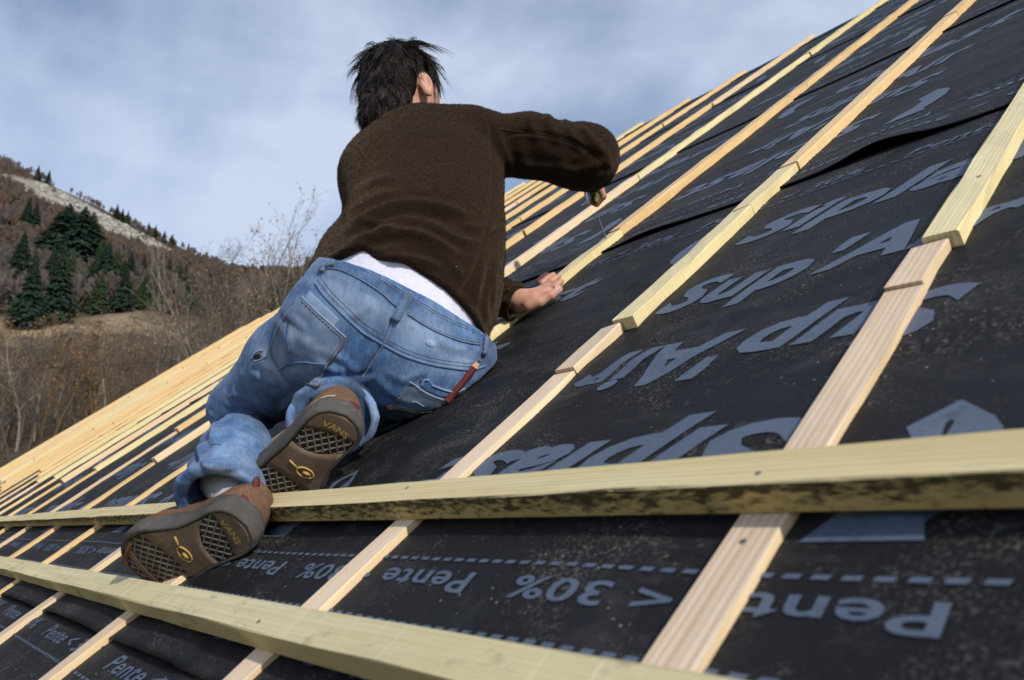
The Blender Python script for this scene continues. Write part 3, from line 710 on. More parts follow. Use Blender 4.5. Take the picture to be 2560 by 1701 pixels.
# hem cut on the torso only (keep the left forearm that passes below)
g=[J.o[i]+J.h*np.arange(J.n[i]) for i in range(3)]
PD=((g[0][:,None,None]-hc[0])*hn[0]+(g[1][None,:,None]-hc[1])*hn[1]+(g[2][None,None,:]-hc[2])*hn[2]).astype(np.float32)
Jarm=Field(lo,hi,.0052); Jarm.chain([LEL,LWR],[.055,.042],None,.0); Jarm.cap(LWR-wd*.02,LWR+wd*.09,.038,.038,None,.0,'s')
sl,P=Jarm.sub(cuffp-.075,cuffp+.085); dd=((P-cuffp)@wd).astype(np.float32); A=Jarm.F[sl]; Jarm.F[sl]=np.maximum(A-.004*np.exp(-((dd+.007)/.006)**2)*(np.abs(A)<.02),dd)
wob=.0
xr_=((g[0][:,None,None]-CAM[0])*W_R[0]+(g[1][None,:,None]-CAM[1])*W_R[1]+(g[2][None,None,:]-CAM[2])*W_R[2]); PD=(PD-.040*np.clip((-.275-xr_)/.10,0,1)**1.3).astype(np.float32); del xr_
J.F-=.0046*np.exp(-((PD+.005)/.006)**2); J.F=np.maximum(J.F,PD); J.F=np.minimum(J.F,Jarm.F)
VJ,FJ=J.mesh(); del J,Jarm,PD
VJ=relax(VJ,FJ,2,.45)
NJ=vnormals(VJ,FJ); VJ=VJ+NJ*(.0028*fbm(VJ*9,3,2)+.0012*fbm(VJ*26,2,8))[:,None]
VJ=folds(VJ,FJ,[
 # folds of the back above the waist
 ([(866,590),(905,552),(965,522),(1040,512),(1120,525),(1180,545)],13,.0135),([(852,632),(905,598),(975,578),(1050,588),(1105,612),(1150,645)],12,.0110),([(862,560),(890,520),(940,492),(1010,482)],13,.0085),([(900,545),(950,560),(1010,548),(1070,552)],8,.006),
 ([(850,668),(930,648),(1030,646),(1120,676)],10,.0065),([(1060,545),(1110,580),(1150,600),(1205,610)],9,.0055),([(1010,600),(1080,625),(1130,660),(1160,700)],10,.0045),
 ([(872,500),(930,455),(1000,445)],12,.004),([(1210,640),(1200,700),(1190,760)],10,.004),([(1150,560),(1200,570),(1245,560)],9,.0045),([(900,700),(960,690),(1030,705)],8,.003),([(830,660),(870,640),(900,610)],9,.004),
 ([(1245,640),(1235,700),(1232,780)],8,.005),([(1225,700),(1215,760),(1222,820)],7,.004),
 # shoulder and sleeve
 ([(1236,286),(1246,340),(1268,395),(1292,432)],12,.0065),([(1318,280),(1330,318),(1356,350)],15,.0070),([(1362,286),(1376,322),(1416,356)],14,.0100),([(1405,300),(1425,335),(1468,372)],13,.0095),([(1448,312),(1476,350),(1505,392)],12,.0085),([(1492,345),(1515,385),(1525,425)],10,.0045),([(1300,365),(1312,400),(1330,438)],14,.0040),([(1395,380),(1408,415),(1420,450)],13,.0035),
 ([(1280,400),(1330,415),(1400,420),(1460,440)],11,.006),([(1420,430),(1470,420),(1520,400)],9,.005),([(1262,345),(1290,332),(1340,334),(1400,345),(1450,365),(1500,410)],5,-.0045),
 ([(1250,750),(1275,760),(1290,785)],8,.003),
 # seams drawn in
 ([(1218,300),(1226,345),(1232,430),(1222,520),(1208,600),(1180,680),(1140,745)],4.0,-.0032),([(925,300),(975,288),(1050,275),(1110,280)],5,-.003)])
jacket=pmesh('jacket',VJ,FJ,[M_FLEECE]); jacket['label']='dark brown fleece jacket with stand collar'
TJ=bvh(VJ,FJ)
# short pile of the fleece: tiny fibres standing off the cloth
rg=np.random.default_rng(77); fi=rg.integers(0,len(FJ),190000); w4=rg.dirichlet((1,1,1,1),len(fi)); NJ=vnormals(VJ,FJ)
p0=(VJ[FJ[fi]]*w4[...,None]).sum(1); n0=(NJ[FJ[fi]]*w4[...,None]).sum(1); keep=(n0@W_F)<.45; p0,n0=p0[keep],n0[keep]
dr=n0+rg.normal(0,.55,p0.shape); dr/=np.linalg.norm(dr,axis=1,keepdims=True); sd=np.cross(dr,rg.normal(0,1,p0.shape)); sd/=np.linalg.norm(sd,axis=1,keepdims=True)
ln=rg.uniform(.0018,.0042,(len(p0),1)); VP=np.stack([p0-sd*.00035-n0*.0004,p0+sd*.00035-n0*.0004,p0+dr*ln],1).reshape(-1,3)
pile=pmesh('fleece_pile',VP,np.arange(len(VP)).reshape(-1,3),[M_FLEECE],jacket,False); pile['kind']='stuff'
M_PIPE=plain('brown_seam',(.034,.023,.017),.95,.05); M_HEMB=plain('hem_binding',(.050,.036,.028),.8,.2,.1)
S=Soup()
strip(S,TJ,[(1216,296),(1224,345),(1230,420),(1222,520),(1208,600),(1180,680),(1140,740)],.0050,.0002,.0012,50); strip(S,TJ,[(1232,318),(1290,330),(1340,334),(1400,346),(1450,366),(1500,412)],.0045,.0002,.0012,36)
smesh('seam',S,[M_PIPE],jacket)
# --- T-shirt --------------------------------------------------------------------
tp=[PX(985,850,1.50),PX(1000,790,1.51),PX(1016,725,1.53),PX(1035,665,1.56)]
lo,hi=bbox(tp,.22); T=Field(lo,hi,.007); T.chain(tp,[(.156,.124),(.160,.122),(.161,.121),(.155,.118)],W_R,.03)
VT,FT=T.mesh(); VT=relax(VT,FT,2); NT=vnormals(VT,FT); VT=VT+NT*(.003*fbm(VT*np.array([14,14,5]),3,5))[:,None]
VT=folds(VT,FT,[([(985,690),(1000,705),(1005,730)],4,.002),([(1100,750),(1120,790),(1130,800)],7,.002)])
shirt=pmesh('t_shirt',VT,FT,[M_TEE]); shirt['label']='white T-shirt showing between jacket and jeans'
# --- jeans ------------------------------------------------------------------------
LAT=unit(PX(1205,905,1.45)-PX(790,745,1.50)); 
LHIP,RHIP=PX(845,820,1.505),PX(1085,915,1.475)
LKN=PX(604,1022,1.665); LAN=PX(574,1182,1.32); LCU=PX(552,1236,1.245)
RKN=roof2w([-1.43,1.0,.085]); RAN=PX(836,1040,1.385); RCU=PX(831,1046,1.318)
lo,hi=bbox([LHIP,RHIP,LKN,LAN,LCU,RKN,RAN,RCU,PX(1010,680,1.52)],.17)
D=Field(lo,hi,.0046)
D.chain([PX(935,880,1.49),PX(985,812,1.498),PX(1006,755,1.515),PX(1022,700,1.535)],[(.146,.118),(.168,.126),(.160,.125),(.157,.125)],LAT,.045)
D.ell(PX(868,858,1.485),[LAT,unit(np.cross(LAT,W_F)),W_F],(.098,.108,.098),.05)
D.ell(PX(1082,928,1.462),[LAT,unit(np.cross(LAT,W_F)),W_F],(.104,.094,.100),.05)
D.cap(PX(838,796,1.50),PX(852,748,1.525),.053,.036,None,.04)
D.cap(PX(1150,872,1.475),PX(1152,830,1.49),.046,.044,None,.05)
D.chain([LHIP,PX(735,905,1.575),LKN],[.102,.084,.070],None,.05)
D.cap(RHIP,RKN,.095,.07,None,.04)
# lower legs (left: knee fold, then the calf coming back towards the camera)
D2=Field(lo,hi,.0046)
D2.chain([PX(600,1094,1.56),PX(594,1128,1.43),LAN,LCU],[.050,.060,.062,.060],None,.02)
D2.cap(LCU,LCU+(LCU-LAN)*.55,.062,.064,None,.02)
cd_=unit(PX(545,1268,1.19)-PX(590,1130,1.36)); D2.cap(PX(560,1195,1.285),LCU+cd_*.14,.050,.058,None,.0,'s')
cut=PX(548,1246,1.225); cn=unit(cd_+W_U*-.25-W_R*.15)
sl,P=D2.sub(cut-.13,cut+.13); dd=((P-cut)@cn).astype(np.float32); D2.F[sl]=np.maximum(D2.F[sl]-.005*np.exp(-((dd+.008)/.010)**2)*(np.abs(D2.F[sl])<.02),dd)
D3=Field(lo,hi,.0046)
D3.chain([RKN,PX(885,995,1.50),RAN,RCU],[.062,.062,.064,.063],None,.02)
rdn=unit(RCU-PX(880,985,1.50)); D3.cap(RAN-rdn*.02,RCU+rdn*.12,.053,.056,None,.0,'s')
cut=PX(832,1044,1.330); cn=unit(rdn-W_F*.9)
sl,P=D3.sub(cut-.14,cut+.14); dd=((P-cut)@cn).astype(np.float32); D3.F[sl]=np.maximum(D3.F[sl]-.006*np.exp(-((dd+.008)/.010)**2)*(np.abs(D3.F[sl])<.02),dd)
# keep the crease between thigh and calf: hard union
WB=np.array([PX(905,664,1.445),PX(1010,728,1.405),PX(1112,792,1.402),PX(1218,838,1.462),PX(800,668,1.53)])
wc=WB.mean(0); wnrm=np.linalg.svd(WB-wc)[2][-1]; wnrm=wnrm if wnrm@W_U>0 else -wnrm
g=[D.o[i]+D.h*np.arange(D.n[i]) for i in range(3)]
PD=((g[0][:,None,None]-wc[0])*wnrm[0]+(g[1][None,:,None]-wc[1])*wnrm[1]+(g[2][None,None,:]-wc[2])*wnrm[2]).astype(np.float32)
D.F-=.0015*(PD>-.040); D.F=np.maximum(D.F,PD)
def smin(a,b,k): h_=np.maximum(k-np.abs(a-b),0)/k; return np.minimum(a,b)-h_*h_*k*.25
D.F=smin(smin(D.F,D2.F,.007),D3.F,.006)
RN=(g[0][:,None,None]*ROOFN[0]+g[1][None,:,None]*ROOFN[1]+g[2][None,None,:]*ROOFN[2]).astype(np.float32)
D.F=np.maximum(D.F,.0075-RN)
VD,FD=D.mesh(); del D,D2,D3,PD,RN
VD=relax(VD,FD,1,.45); ND=vnormals(VD,FD); q_=VD@np.stack([LAT,unit(np.cross(LAT,W_F)),W_F],1); rid=1-np.abs(vnoise(q_*np.array([11,26,14])+.8*vnoise(q_*9,4)[:,None],6))*2; rid2=1-np.abs(vnoise(q_*np.array([30,52,34]),9))*2
VD=VD+ND*(.0022*fbm(VD*11,3,12)+.0026*rid*np.clip(.5+1.2*vnoise(q_*7,2),0,1)+.0009*rid2)[:,None]
VD=folds(VD,FD,[
 ([(660,905),(700,935),(740,990)],12,.0045),([(640,960),(690,985),(740,1030)],11,.005),([(600,1000),(660,1025),(740,1060)],10,.006),([(560,1040),(620,1052),(700,1075)],8,.005),([(575,985),(630,1000),(680,1030)],9,.004),
 ([(955,860),(930,905),(905,950)],7,-.006),([(960,850),(985,790),(1010,740)],5,-.002),
 ([(900,985),(960,1010),(1040,1030)],9,.005),([(935,940),(980,985),(1050,1010)],9,.004),([(1205,860),(1180,900),(1150,940)],9,.003),
 ([(700,780),(740,800),(770,830)],8,.003),([(860,930),(900,940),(940,925)],8,-.004),([(830,880),(870,910),(900,960)],10,.003),
 ([(500,1092),(560,1078),(620,1092),(670,1130)],10,.006),([(510,1140),(560,1118),(620,1132),(660,1165)],9,.0075),([(560,1172),(610,1165),(655,1190)],7,.006),([(495,1110),(505,1150),(520,1170)],8,.006),([(600,1060),(640,1090),(660,1120)],8,.006),([(540,1050),(530,1090),(540,1120)],9,.005),
 ([(690,800),(720,840),(725,890)],10,.004),([(620,930),(660,950),(700,960)],10,.004),([(1000,960),(1040,940),(1070,930)],10,.003),([(790,900),(830,925),(870,930)],9,.004),([(870,800),(900,780),(930,760)],12,.003),([(1090,850),(1130,870),(1180,880)],10,.003),([(760,975),(720,1010),(690,1040)],9,.005),
 ([(770,1000),(830,975),(890,990)],6,.003)])
xw,yw,dw=to_px(VD); ND=vnormals(VD,FD); wear_shade=np.zeros((len(VD),4)); wear_shade[:,3]=1; wear_shade[:,0]=.22*np.clip(rid-.25,0,1); wear_shade[:,1]=.35*np.clip(-rid-.05,0,1)  # first channel pale on ridges, second dark in furrows
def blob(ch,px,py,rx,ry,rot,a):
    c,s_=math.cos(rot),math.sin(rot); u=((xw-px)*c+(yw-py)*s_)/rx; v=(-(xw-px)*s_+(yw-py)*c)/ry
    wear_shade[:,ch]=np.clip(wear_shade[:,ch]+a*np.exp(-(u*u+v*v)),0,1)
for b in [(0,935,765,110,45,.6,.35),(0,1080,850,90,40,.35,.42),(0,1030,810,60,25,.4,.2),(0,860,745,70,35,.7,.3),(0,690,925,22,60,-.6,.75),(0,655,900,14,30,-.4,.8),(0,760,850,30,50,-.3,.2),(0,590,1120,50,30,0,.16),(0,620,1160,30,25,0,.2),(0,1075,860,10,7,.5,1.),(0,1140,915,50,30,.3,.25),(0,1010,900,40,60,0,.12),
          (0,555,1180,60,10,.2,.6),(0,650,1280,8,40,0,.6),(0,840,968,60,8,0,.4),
          (1,870,985,80,40,0,.75),(1,960,1040,120,30,.1,.75),(1,740,1060,90,35,.2,.6),(1,720,990,70,40,.4,.35),(1,905,930,40,30,0,.35),(1,640,1040,60,18,.2,.3),(1,1080,1020,90,30,-.2,.6),  # dark channel: crotch and underside shade put into the denim colour
          (2,715,860,40,50,.3,.35),(2,640,985,60,40,.4,.25),(2,690,1010,90,45,.3,.40),(1,660,1060,70,25,.2,.35),(1,900,965,40,30,0,.6)]: blob(*b)  # dirt on the lower thigh, with more crotch shade in the colour
jeans=pmesh('jeans',VD,FD,[M_DENIM],wear_shade=wear_shade); jeans['label']='worn faded blue jeans with torn patches'
TD=bvh(VD,FD)
# seams, yoke, waistband, belt loops
S=Soup()
Y1=[(788,708),(815,745),(860,790),(905,830),(957,862)]; Y2=[(960,864),(1010,890),(1070,910),(1130,921),(1180,925),(1212,915)]
WBL=[(815,672),(850,675),(900,698),(950,730),(990,766)]; WBR=[(1020,785),(1060,812),(1110,838),(1160,855),(1200,862)]
WT=[(905,666),(950,690),(1010,730),(1060,760),(1110,790),(1160,812),(1208,832)]
CB=[(985,800),(960,860),(935,900),(905,945)]
for P in (Y1,Y2): strip(S,TD,P,.0046,.0008,.0020,40)
for P in (WBL,WBR): strip(S,TD,P,.0040,.0008,.0020,30)
strip(S,TD,CB,.0040,.0005,.0015,30); strip(S,TD,WT,.003,.0004,.001,40)

smesh('seam',S,[M_DENIMM],jeans)
S=Soup()
def offl(P,dx,dy): return [(x+dx,y+dy) for x,y in P]
for P,dx,dy in ((Y1,6,-9),(Y1,12,-17),(Y2,3,-8),(Y2,6,-16),(WBL,-1,-5),(WBR,-1,-5),(CB,-6,-1),(WT,-2,7)): strip(S,TD,offl(P,dx,dy),.0013,.0004,.0005,150,True,0,(2,3))
smesh('stitching',S,[M_THREAD],jeans)
def loop(P,w,name='belt_loop'):
    S=Soup(); strip(S,TD,P,w,.0045,.0022,12,False); o=smesh(name,S,[M_DENIMM],jeans)
    S=Soup(); a,b=np.array(P[0],float),np.array(P[-1],float); dv=(b-a)/np.linalg.norm(b-a); nn=np.array([-dv[1],dv[0]])
    for sgn in (-1,1): strip(S,TD,[tuple(a+nn*sgn*5),tuple(b+nn*sgn*5)],.0014,.0072,.0006,20,True,0,(2,3))
    smesh('stitching',S,[M_THREAD],o); return o
loop([(1024,734),(1008,765),(988,803)],.0165); loop([(1216,818),(1212,852),(1206,886)],.011); loop([(838,660),(815,668),(806,682)],.012)
# pockets
def pocket(poly,hem,extra=(),lay=None):
    S=Soup(); patch(S,TD,poly,.0034,.0055,5,0,.0008); o=smesh('pocket',S,[M_DENIM],jeans)
    me=o.data; n=len(me.vertices); co=np.empty(n*3); me.vertices.foreach_get('co',co); co=co.reshape(-1,3)+BASE; x,y,_=to_px(co)
    w=np.zeros((n,4)); w[:,3]=1; w[:,2]=.45; w[:,0]=.18
    for (px,py,rx,ry,a) in extra: w[:,0]=np.clip(w[:,0]+a*np.exp(-((x-px)/rx)**2-((y-py)/ry)**2),0,1)
    if lay:
        for (px,py,rx,ry,a) in lay: w[:,1]=np.clip(w[:,1]+a*np.exp(-((x-px)/rx)**2-((y-py)/ry)**2),0,1)
    at=me.attributes.new('wear_shade','FLOAT_COLOR','POINT'); at.data.foreach_set('color',w.astype(np.float32).ravel())
    S=Soup(); strip(S,TD,hem,.0038,.0040,.0011,24); smesh('frayed_edge',S,[M_DENIML],o)
    S=Soup(); pc=np.mean(poly,axis=0); q=[tuple(pc+(np.array(p)-pc)*.90) for p in poly]; strip(S,TD,q,.0013,.0054,.0005,190,True,0,(2,3)); strip(S,TD,[tuple(pc+(np.array(p)-pc)*.985) for p in poly],.003,.0040,.0010,60); smesh('stitching',S,[M_THREAD],o)
    return o
LP=[(757,744),(800,786),(836,818),(866,845),(848,880),(820,915),(805,945),(797,968),(760,962),(714,950),(690,915),(674,878),(690,830),(712,790),(735,765)]
pl=pocket(LP,[(757,744),(800,786),(836,818),(866,845)],[(735,830,14,22,.5),(770,850,16,10,.5),(800,870,14,8,.4),(700,900,14,40,.4),(740,925,25,10,.4)])
S=Soup(); patch(S,TD,[(775,728),(812,765),(850,800),(836,818),(800,790),(764,748)],.0030,.004,4); smesh('pocket_lining',S,[M_DENIML],pl)
S=Soup(); strip(S,TD,[(702,925),(730,908),(770,905),(815,912)],.0035,.0052,.0012,24); strip(S,TD,[(735,780),(722,830),(727,880)],.003,.005,.001,20); smesh('pocket_seam',S,[M_DENIM],pl)
RP=[(1024,952),(1060,978),(1100,995),(1130,998),(1158,985),(1172,980),(1150,1003),(1120,1020),(1085,1025),(1040,1030),(1000,1022),(965,1020),(985,1008),(1005,980)]
pr=pocket(RP,[(1024,952),(1060,978),(1100,995),(1130,998),(1172,979)],[(1045,1003,16,5,.9),(1060,1012,10,4,.7)],[(1080,1015,80,20,.4)])  # shade under the seat carried on in the pocket colour
S=Soup(); patch(S,TD,[(1052,948),(1072,946),(1085,962),(1110,972),(1140,978),(1158,970),(1150,985),(1100,992),(1058,974)],.0028,.004,4); smesh('pocket_lining',S,[M_DENIM],pr)
S=Soup(); strip(S,TD,[(1054,966),(1060,950),(1073,950)],.004,.003,.001,8); strip(S,TD,[(1080,962),(1110,974),(1140,980),(1160,970)],.003,.0035,.001,20); strip(S,TD,[(1030,1003),(1040,1002),(1050,1007),(1060,1013)],.0032,.0045,.0008,14); smesh('frayed_edge',S,[M_DENIML],pr)
# holes and frays
S=Soup(); patch(S,TD,[(1064,854),(1070,852),(1077,856),(1084,862),(1086,868),(1078,869),(1069,866),(1063,860)],.0008,.003,3); smesh('white_fray',S,[M_DENIML],jeans)
S=Soup(); patch(S,TD,[(634,890),(645,886),(655,890),(648,898),(638,898)],.0010,.003,2); smesh('tear',S,[M_TREAD],jeans)
S=Soup(); strip(S,TD,[(630,900),(640,884),(660,876)],.004,.003,.0016,8); strip(S,TD,[(636,904),(655,900),(668,890)],.004,.003,.0016,8); strip(S,TD,[(650,910),(672,940),(690,965)],.006,.0012,.0008,8); smesh('frayed_edge',S,[M_DENIML],jeans)

# rolled cuffs
def cuff(P,rad,closed=False):
    Q=spline(P,40); pts=[PX(*q) for q in Q]; V,F=tube(pts,rad,10,False)
    V=V+ (.0035*fbm(V*70,3,3))[:,None]*W_U+(.003*fbm(V*55,2,8))[:,None]*W_R
    n=len(V); w=np.zeros((n,4)); w[:,3]=1; w[:,0]=np.clip(.25+.5*fbm(V*45,3,6),0,1)
    return pmesh('cuff',V,np.array(F),[M_DENIM],jeans,True,w)
cuff([(900,1112,1.335),(926,1086,1.325),(936,1046,1.320),(924,1006,1.330),(890,976,1.345),(840,966,1.352),(790,978,1.350),(752,1000,1.342),(730,1030,1.330),(724,1062,1.322),(732,1086,1.322)],np.concatenate([np.linspace(.004,.0078,10),np.full(20,.0078),np.linspace(.0078,.005,10)]))
cuff([(462,1275,1.262),(448,1248,1.262),(446,1220,1.266),(456,1194,1.274),(480,1174,1.284),(520,1168,1.290),(560,1178,1.288),(600,1196,1.276),(636,1226,1.258),(654,1260,1.240),(656,1294,1.226),(640,1322,1.222),(620,1336,1.224)],np.concatenate([np.linspace(.004,.0058,8),np.full(24,.0058),np.linspace(.0058,.004,8)]))
# --- shoes --------------------------------------------------------------------------
def shoe(name,heel,toe,wdir,flip,label,WS=1.17):
    """heel, toe: ends of the tread in the scene; wdir: across the sole; the tread looks towards the camera"""
    es=unit(toe-heel); ew=wdir-es*(wdir@es); ew=unit(ew); en=np.cross(es,ew)
    if en@W_F>0: en=-en                                     # out of the tread
    Ln=np.linalg.norm(toe-heel); k=flip                      # k: +1/-1 inner side
    bend=lambda t: -np.clip(t-.66,0,1)**2*.30*Ln             # toes bent away from the tread
    # half widths outside/inside along the length
    ts=np.array([0,.03,.08,.16,.28,.42,.55,.68,.80,.90,.96,1.0]); wo=WS*np.array([.0,.021,.031,.036,.037,.038,.043,.048,.046,.036,.024,.0]); wi=WS*np.array([.0,.021,.031,.035,.032,.031,.038,.046,.044,.034,.022,.0])
    def halfw(t): return np.interp(t,ts,wo),np.interp(t,ts,wi)
    def W(t,w,z): return heel+es*(t*Ln)+ew*w+en*(z+bend(t))
    tt=np.concatenate([np.linspace(0,.1,9)**1.0,np.linspace(.12,.88,24),np.linspace(.9,1,9)])
    def outline(g,sh=0):
        a=[(t,halfw(t)[0]*k*(g)) for t in tt]+[(t,-halfw(t)[1]*k*(g)) for t in tt[::-1]][1:-1]
        c=.5; return [((t-c)*(1-(1-g)*.32)+c,w) for t,w in a]
    root=empty(name,BASE*0+0); root.parent=person; root['label']=label
    def mk(nm,S,mats,par=root,smooth=True):
        o=obj(nm,mesh_np(nm,np.concatenate(S.v)-BASE,S.f,mats,smooth,S.m),par)
        if nm in ('tread_lattice','moulded_lettering','moulded_emblem'): o['kind']='stuff'
        return o
    # sidewall: rings from the upper down to the tread rim
    S=Soup(); rings=[(1.02,-.036),(1.05,-.032),(1.062,-.0245),(1.045,-.0225),(1.066,-.0205),(1.072,-.0165),(1.055,-.0145),(1.076,-.0125),(1.06,-.006),(1.02,-.001),(.985,.0004),(.90,.0004),(.885,-.003)]
    R=[[W(t,w,z) for t,w in outline(g)] for g,z in rings]; n=len(R[0]); V=np.array([p for r in R for p in r]); Fq=[]
    for i in range(len(R)-1):
        for j in range(n): Fq.append([i*n+j,i*n+(j+1)%n,(i+1)*n+(j+1)%n,(i+1)*n+j])
    Fq.append(list(range(n))[::-1]); S.add(V,Fq); sole=mk('sole',S,[M_RUB])
    # tread floor
    S=Soup(); V=[W(t,w,-.0028) for t,w in outline(.89)]; c=len(V); V.append(W(.5,0,-.0028)); half=[]
    tz=np.linspace(.03,.97,30); a=[W(t,halfw(t)[0]*k*.87,-.0026) for t in tz]; b=[W(t,-halfw(t)[1]*k*.87,-.0026) for t in tz]
    S.add(np.array(a+b),[[i,i+1,30+i+1,30+i] for i in range(29)]); mk('tread_floor',S,[M_TREAD],sole)
    # brown pads: heel pad, arch pad, toe bar; limits are curves t(w)
    def band(lo_,hi_,z,mat,nm,g=.87):
        ws=np.linspace(-1,1,15); S=Soup(); top=[];bot=[]; G=[]
        for w_ in ws:
            l,h=lo_(w_),hi_(w_); row=[]
            for f in np.linspace(0,1,7):
                t=l+(h-l)*f; o_,i_=halfw(t); ww=(o_ if w_>0 else i_)*w_*k*g; row.append(W(t,ww,z))
            G.append(row)
        V=np.array([p for r in G for p in r]); nn=len(V); V=np.vstack([V,V-en*.003]); Fq=[]
        for i in range(14):
            for j in range(6): q=[i*7+j,i*7+j+1,(i+1)*7+j+1,(i+1)*7+j]; Fq.append(q)
        for i in range(14):
            Fq.append([i*7,(i+1)*7,nn+(i+1)*7,nn+i*7]); Fq.append([i*7+6,nn+i*7+6,nn+(i+1)*7+6,(i+1)*7+6])
        S.add(V,Fq); return mk(nm,S,[mat],sole,True)
    h1=lambda w:.165+.035*w+.02*w*w; h2=lambda w:.355+.05*w-.05*w*w+.0; h3=lambda w:.615-.045*w+.03*w*w; h4=lambda w:.865-.02*w*w; h5=lambda w:.915-.02*w*w
    band(lambda w:.022+.02*w*w,h1,.0002,M_GUM,'heel_pad'); band(h2,h3,.0002,M_GUM,'arch_pad'); band(h4,h5,.0002,M_GUM,'toe_bar')
    # diamond lattice of the tread between the pads
    def lattice(lo_,hi_,nm):
        S=Soup(); pitch=.0185
        for sgn in (1,-1):
            for c0 in np.arange(-.5,.5,pitch):
                run=[]
                for u in np.linspace(-.055,.055,45):
                    w=u; s_=c0+sgn*u*1.25; t=s_/Ln
                    if 0<t<1:
                        o_,i_=halfw(t); lim=(o_ if w*k>0 else i_)*.86; wn=w*k/max(lim,1e-6)
                        ok=abs(w)<lim and lo_(np.clip(wn,-1,1))<t<hi_(np.clip(wn,-1,1))
                    else: ok=False
                    if ok: run.append((t,w))
                    if (not ok or u>.0549) and len(run)>1:
                        p=[W(*run[0],-.0026),W(*run[-1],-.0026)]; d=unit(p[1]-p[0]); sd=np.cross(en,d)*.0014
                        m=max(2,len(run)//6); q=[W(*run[int(i)],-.0026) for i in np.linspace(0,len(run)-1,m)]
                        V=[];Fq=[]
                        for x in q: V+= [x-sd,x-sd*.7+en*.0025,x+sd*.7+en*.0025,x+sd]
                        for i in range(m-1):
                            for j in range(3): Fq.append([i*4+j,(i+1)*4+j,(i+1)*4+j+1,i*4+j+1])
                        Fq+= [[0,1,2,3],[(m-1)*4+3,(m-1)*4+2,(m-1)*4+1,(m-1)*4]]; S.add(V,Fq)
                    if not ok: run=[]
        if S.v: mk(nm,S,[M_RIB],sole,False)
    lattice(h1,h2,'tread_lattice'); lattice(h3,h4,'tread_lattice'); lattice(h5,lambda w:.975,'tread_lattice')
    # thin groove lines round the pads
    # moulded marks: lettering on the heel pad, loop emblem on the arch pad
    V2,F2=text_mesh('VANS',.0,.03,1.15); q=V2-(V2.max(0)+V2.min(0))/2; sc=.0155; S=Soup()
    P=[]
    for a_,b_ in q*sc:
        t=.118+(-b_*1.0+ (a_/.03)**2*.006)/Ln; P.append(W(t+.012*0,a_*(1 if k*flip>0 else 1)*MIR,.0012))
    S.add(np.array(P),[list(f) for f in F2]); mk('moulded_lettering',S,[M_GOLD],sole,False)
    S=Soup(); th=np.linspace(0,2*math.pi,26); ring=[W(.512+.034*math.sin(a),.008+.0150*math.cos(a),.0012) for a in th]; S.add(*tube(ring,.0016,5,False))
    S.add(*tube([W(.53,.0225*k*0-.003*1-.0,.0012)]*1+[W(.50,-.016,.0012)] if False else [W(.508,-.0065,.0012),W(.482,-.026,.0012)],.0018,5))
    S.add(*tube([W(.512,.004,.0010),W(.510,.011,.0010),W(.512,.0175,.0010)],[.0025,.0042,.0028],6)); mk('moulded_emblem',S,[M_GOLD],sole,True)
    # suede upper: arches across the foot
    zt=np.array([.0,.040,.068,.086,.094,.096,.090,.078,.064,.050,.036,.0]); tzt=np.array([0,.015,.05,.12,.22,.34,.46,.58,.70,.82,.94,1.0])
    tq=np.concatenate([np.linspace(0,.12,10),np.linspace(.15,.9,24),np.linspace(.92,1,8)]); m=17; V=[]
    for t in tq:
        o_,i_=halfw(t); z=np.interp(t,tzt,zt)
        for a in np.linspace(0,math.pi,m):
            c_,s_=math.cos(a),math.sin(a); wv=(o_ if c_>0 else i_)*abs(c_)**.75*np.sign(c_)*1.02; zz=z*abs(s_)**.72
            wv*=1-.22*np.clip(zz/.1,0,1)
            jit=.0012*float(vnoise(np.array([t*14,a*3,flip*2.]),3))
            V.append(W(np.clip(t,0,1)+ -.0*zz,wv*k,-.024-zz+jit))
    V=np.array(V); Fq=[]; n=len(tq)
    for i in range(n-1):
        for j in range(m-1): Fq.append([i*m+j,i*m+j+1,(i+1)*m+j+1,(i+1)*m+j])
    S=Soup(); S.add(V,Fq); up=mk('upper',S,[M_SUEDE])
    tree=BVHTree.FromPolygons([tuple(v) for v in V],[tuple(f) for f in Fq])
    return root,up,tree,W
MIR=1
ref=PX(760,1130,1.30)
rroot,rup,rtree,RWf=shoe('shoe',PX(868,1038,1.232),PX(650,1298,1.325),PX(900,1100,1.290)-PX(757,1052,1.262),-1,'brown suede skate shoe on the right foot, sole showing',1.32)
lroot,lup,ltree,LWf=shoe('shoe',PX(618,1314,1.146),PX(312,1430,1.246),PX(560,1400,1.199)-PX(500,1280,1.162),1,'brown suede skate shoe on the left foot, sole showing',1.26)
def deco(tree,up,lines,patches,tab=None):
    S=Soup()
    for P in lines: strip(S,tree,P,.0022,.0006,.0008,24)
    smesh('trim_line',S,[M_CREAM],up)
    S=Soup()
    for P in patches: patch(S,tree,P,.0012,.003,3)
    smesh('maroon_patch',S,[M_MAROON],up)
deco(ltree,lup,[[(455,1250),(490,1232),(530,1216),(566,1212)],[(447,1266),(490,1244),(530,1227),(566,1223)]],[[(606,1235),(618,1245),(625,1260),(622,1270),(610,1262),(600,1252)]])
deco(rtree,rup,[[(760,1025),(790,1003),(815,992),(838,990)],[(765,1034),(795,1010),(820,998),(838,996)],[(905,1052),(901,1065),(899,1080)]],[[(875,1003),(888,1008),(898,1018),(894,1026),(882,1020),(873,1012)]])
S=Soup(); strip(S,TD,[(633,1200),(636,1215),(630,1235)],.012,.006,.0022,8,False); smesh('heel_tab',S,[M_MAROON],lup)
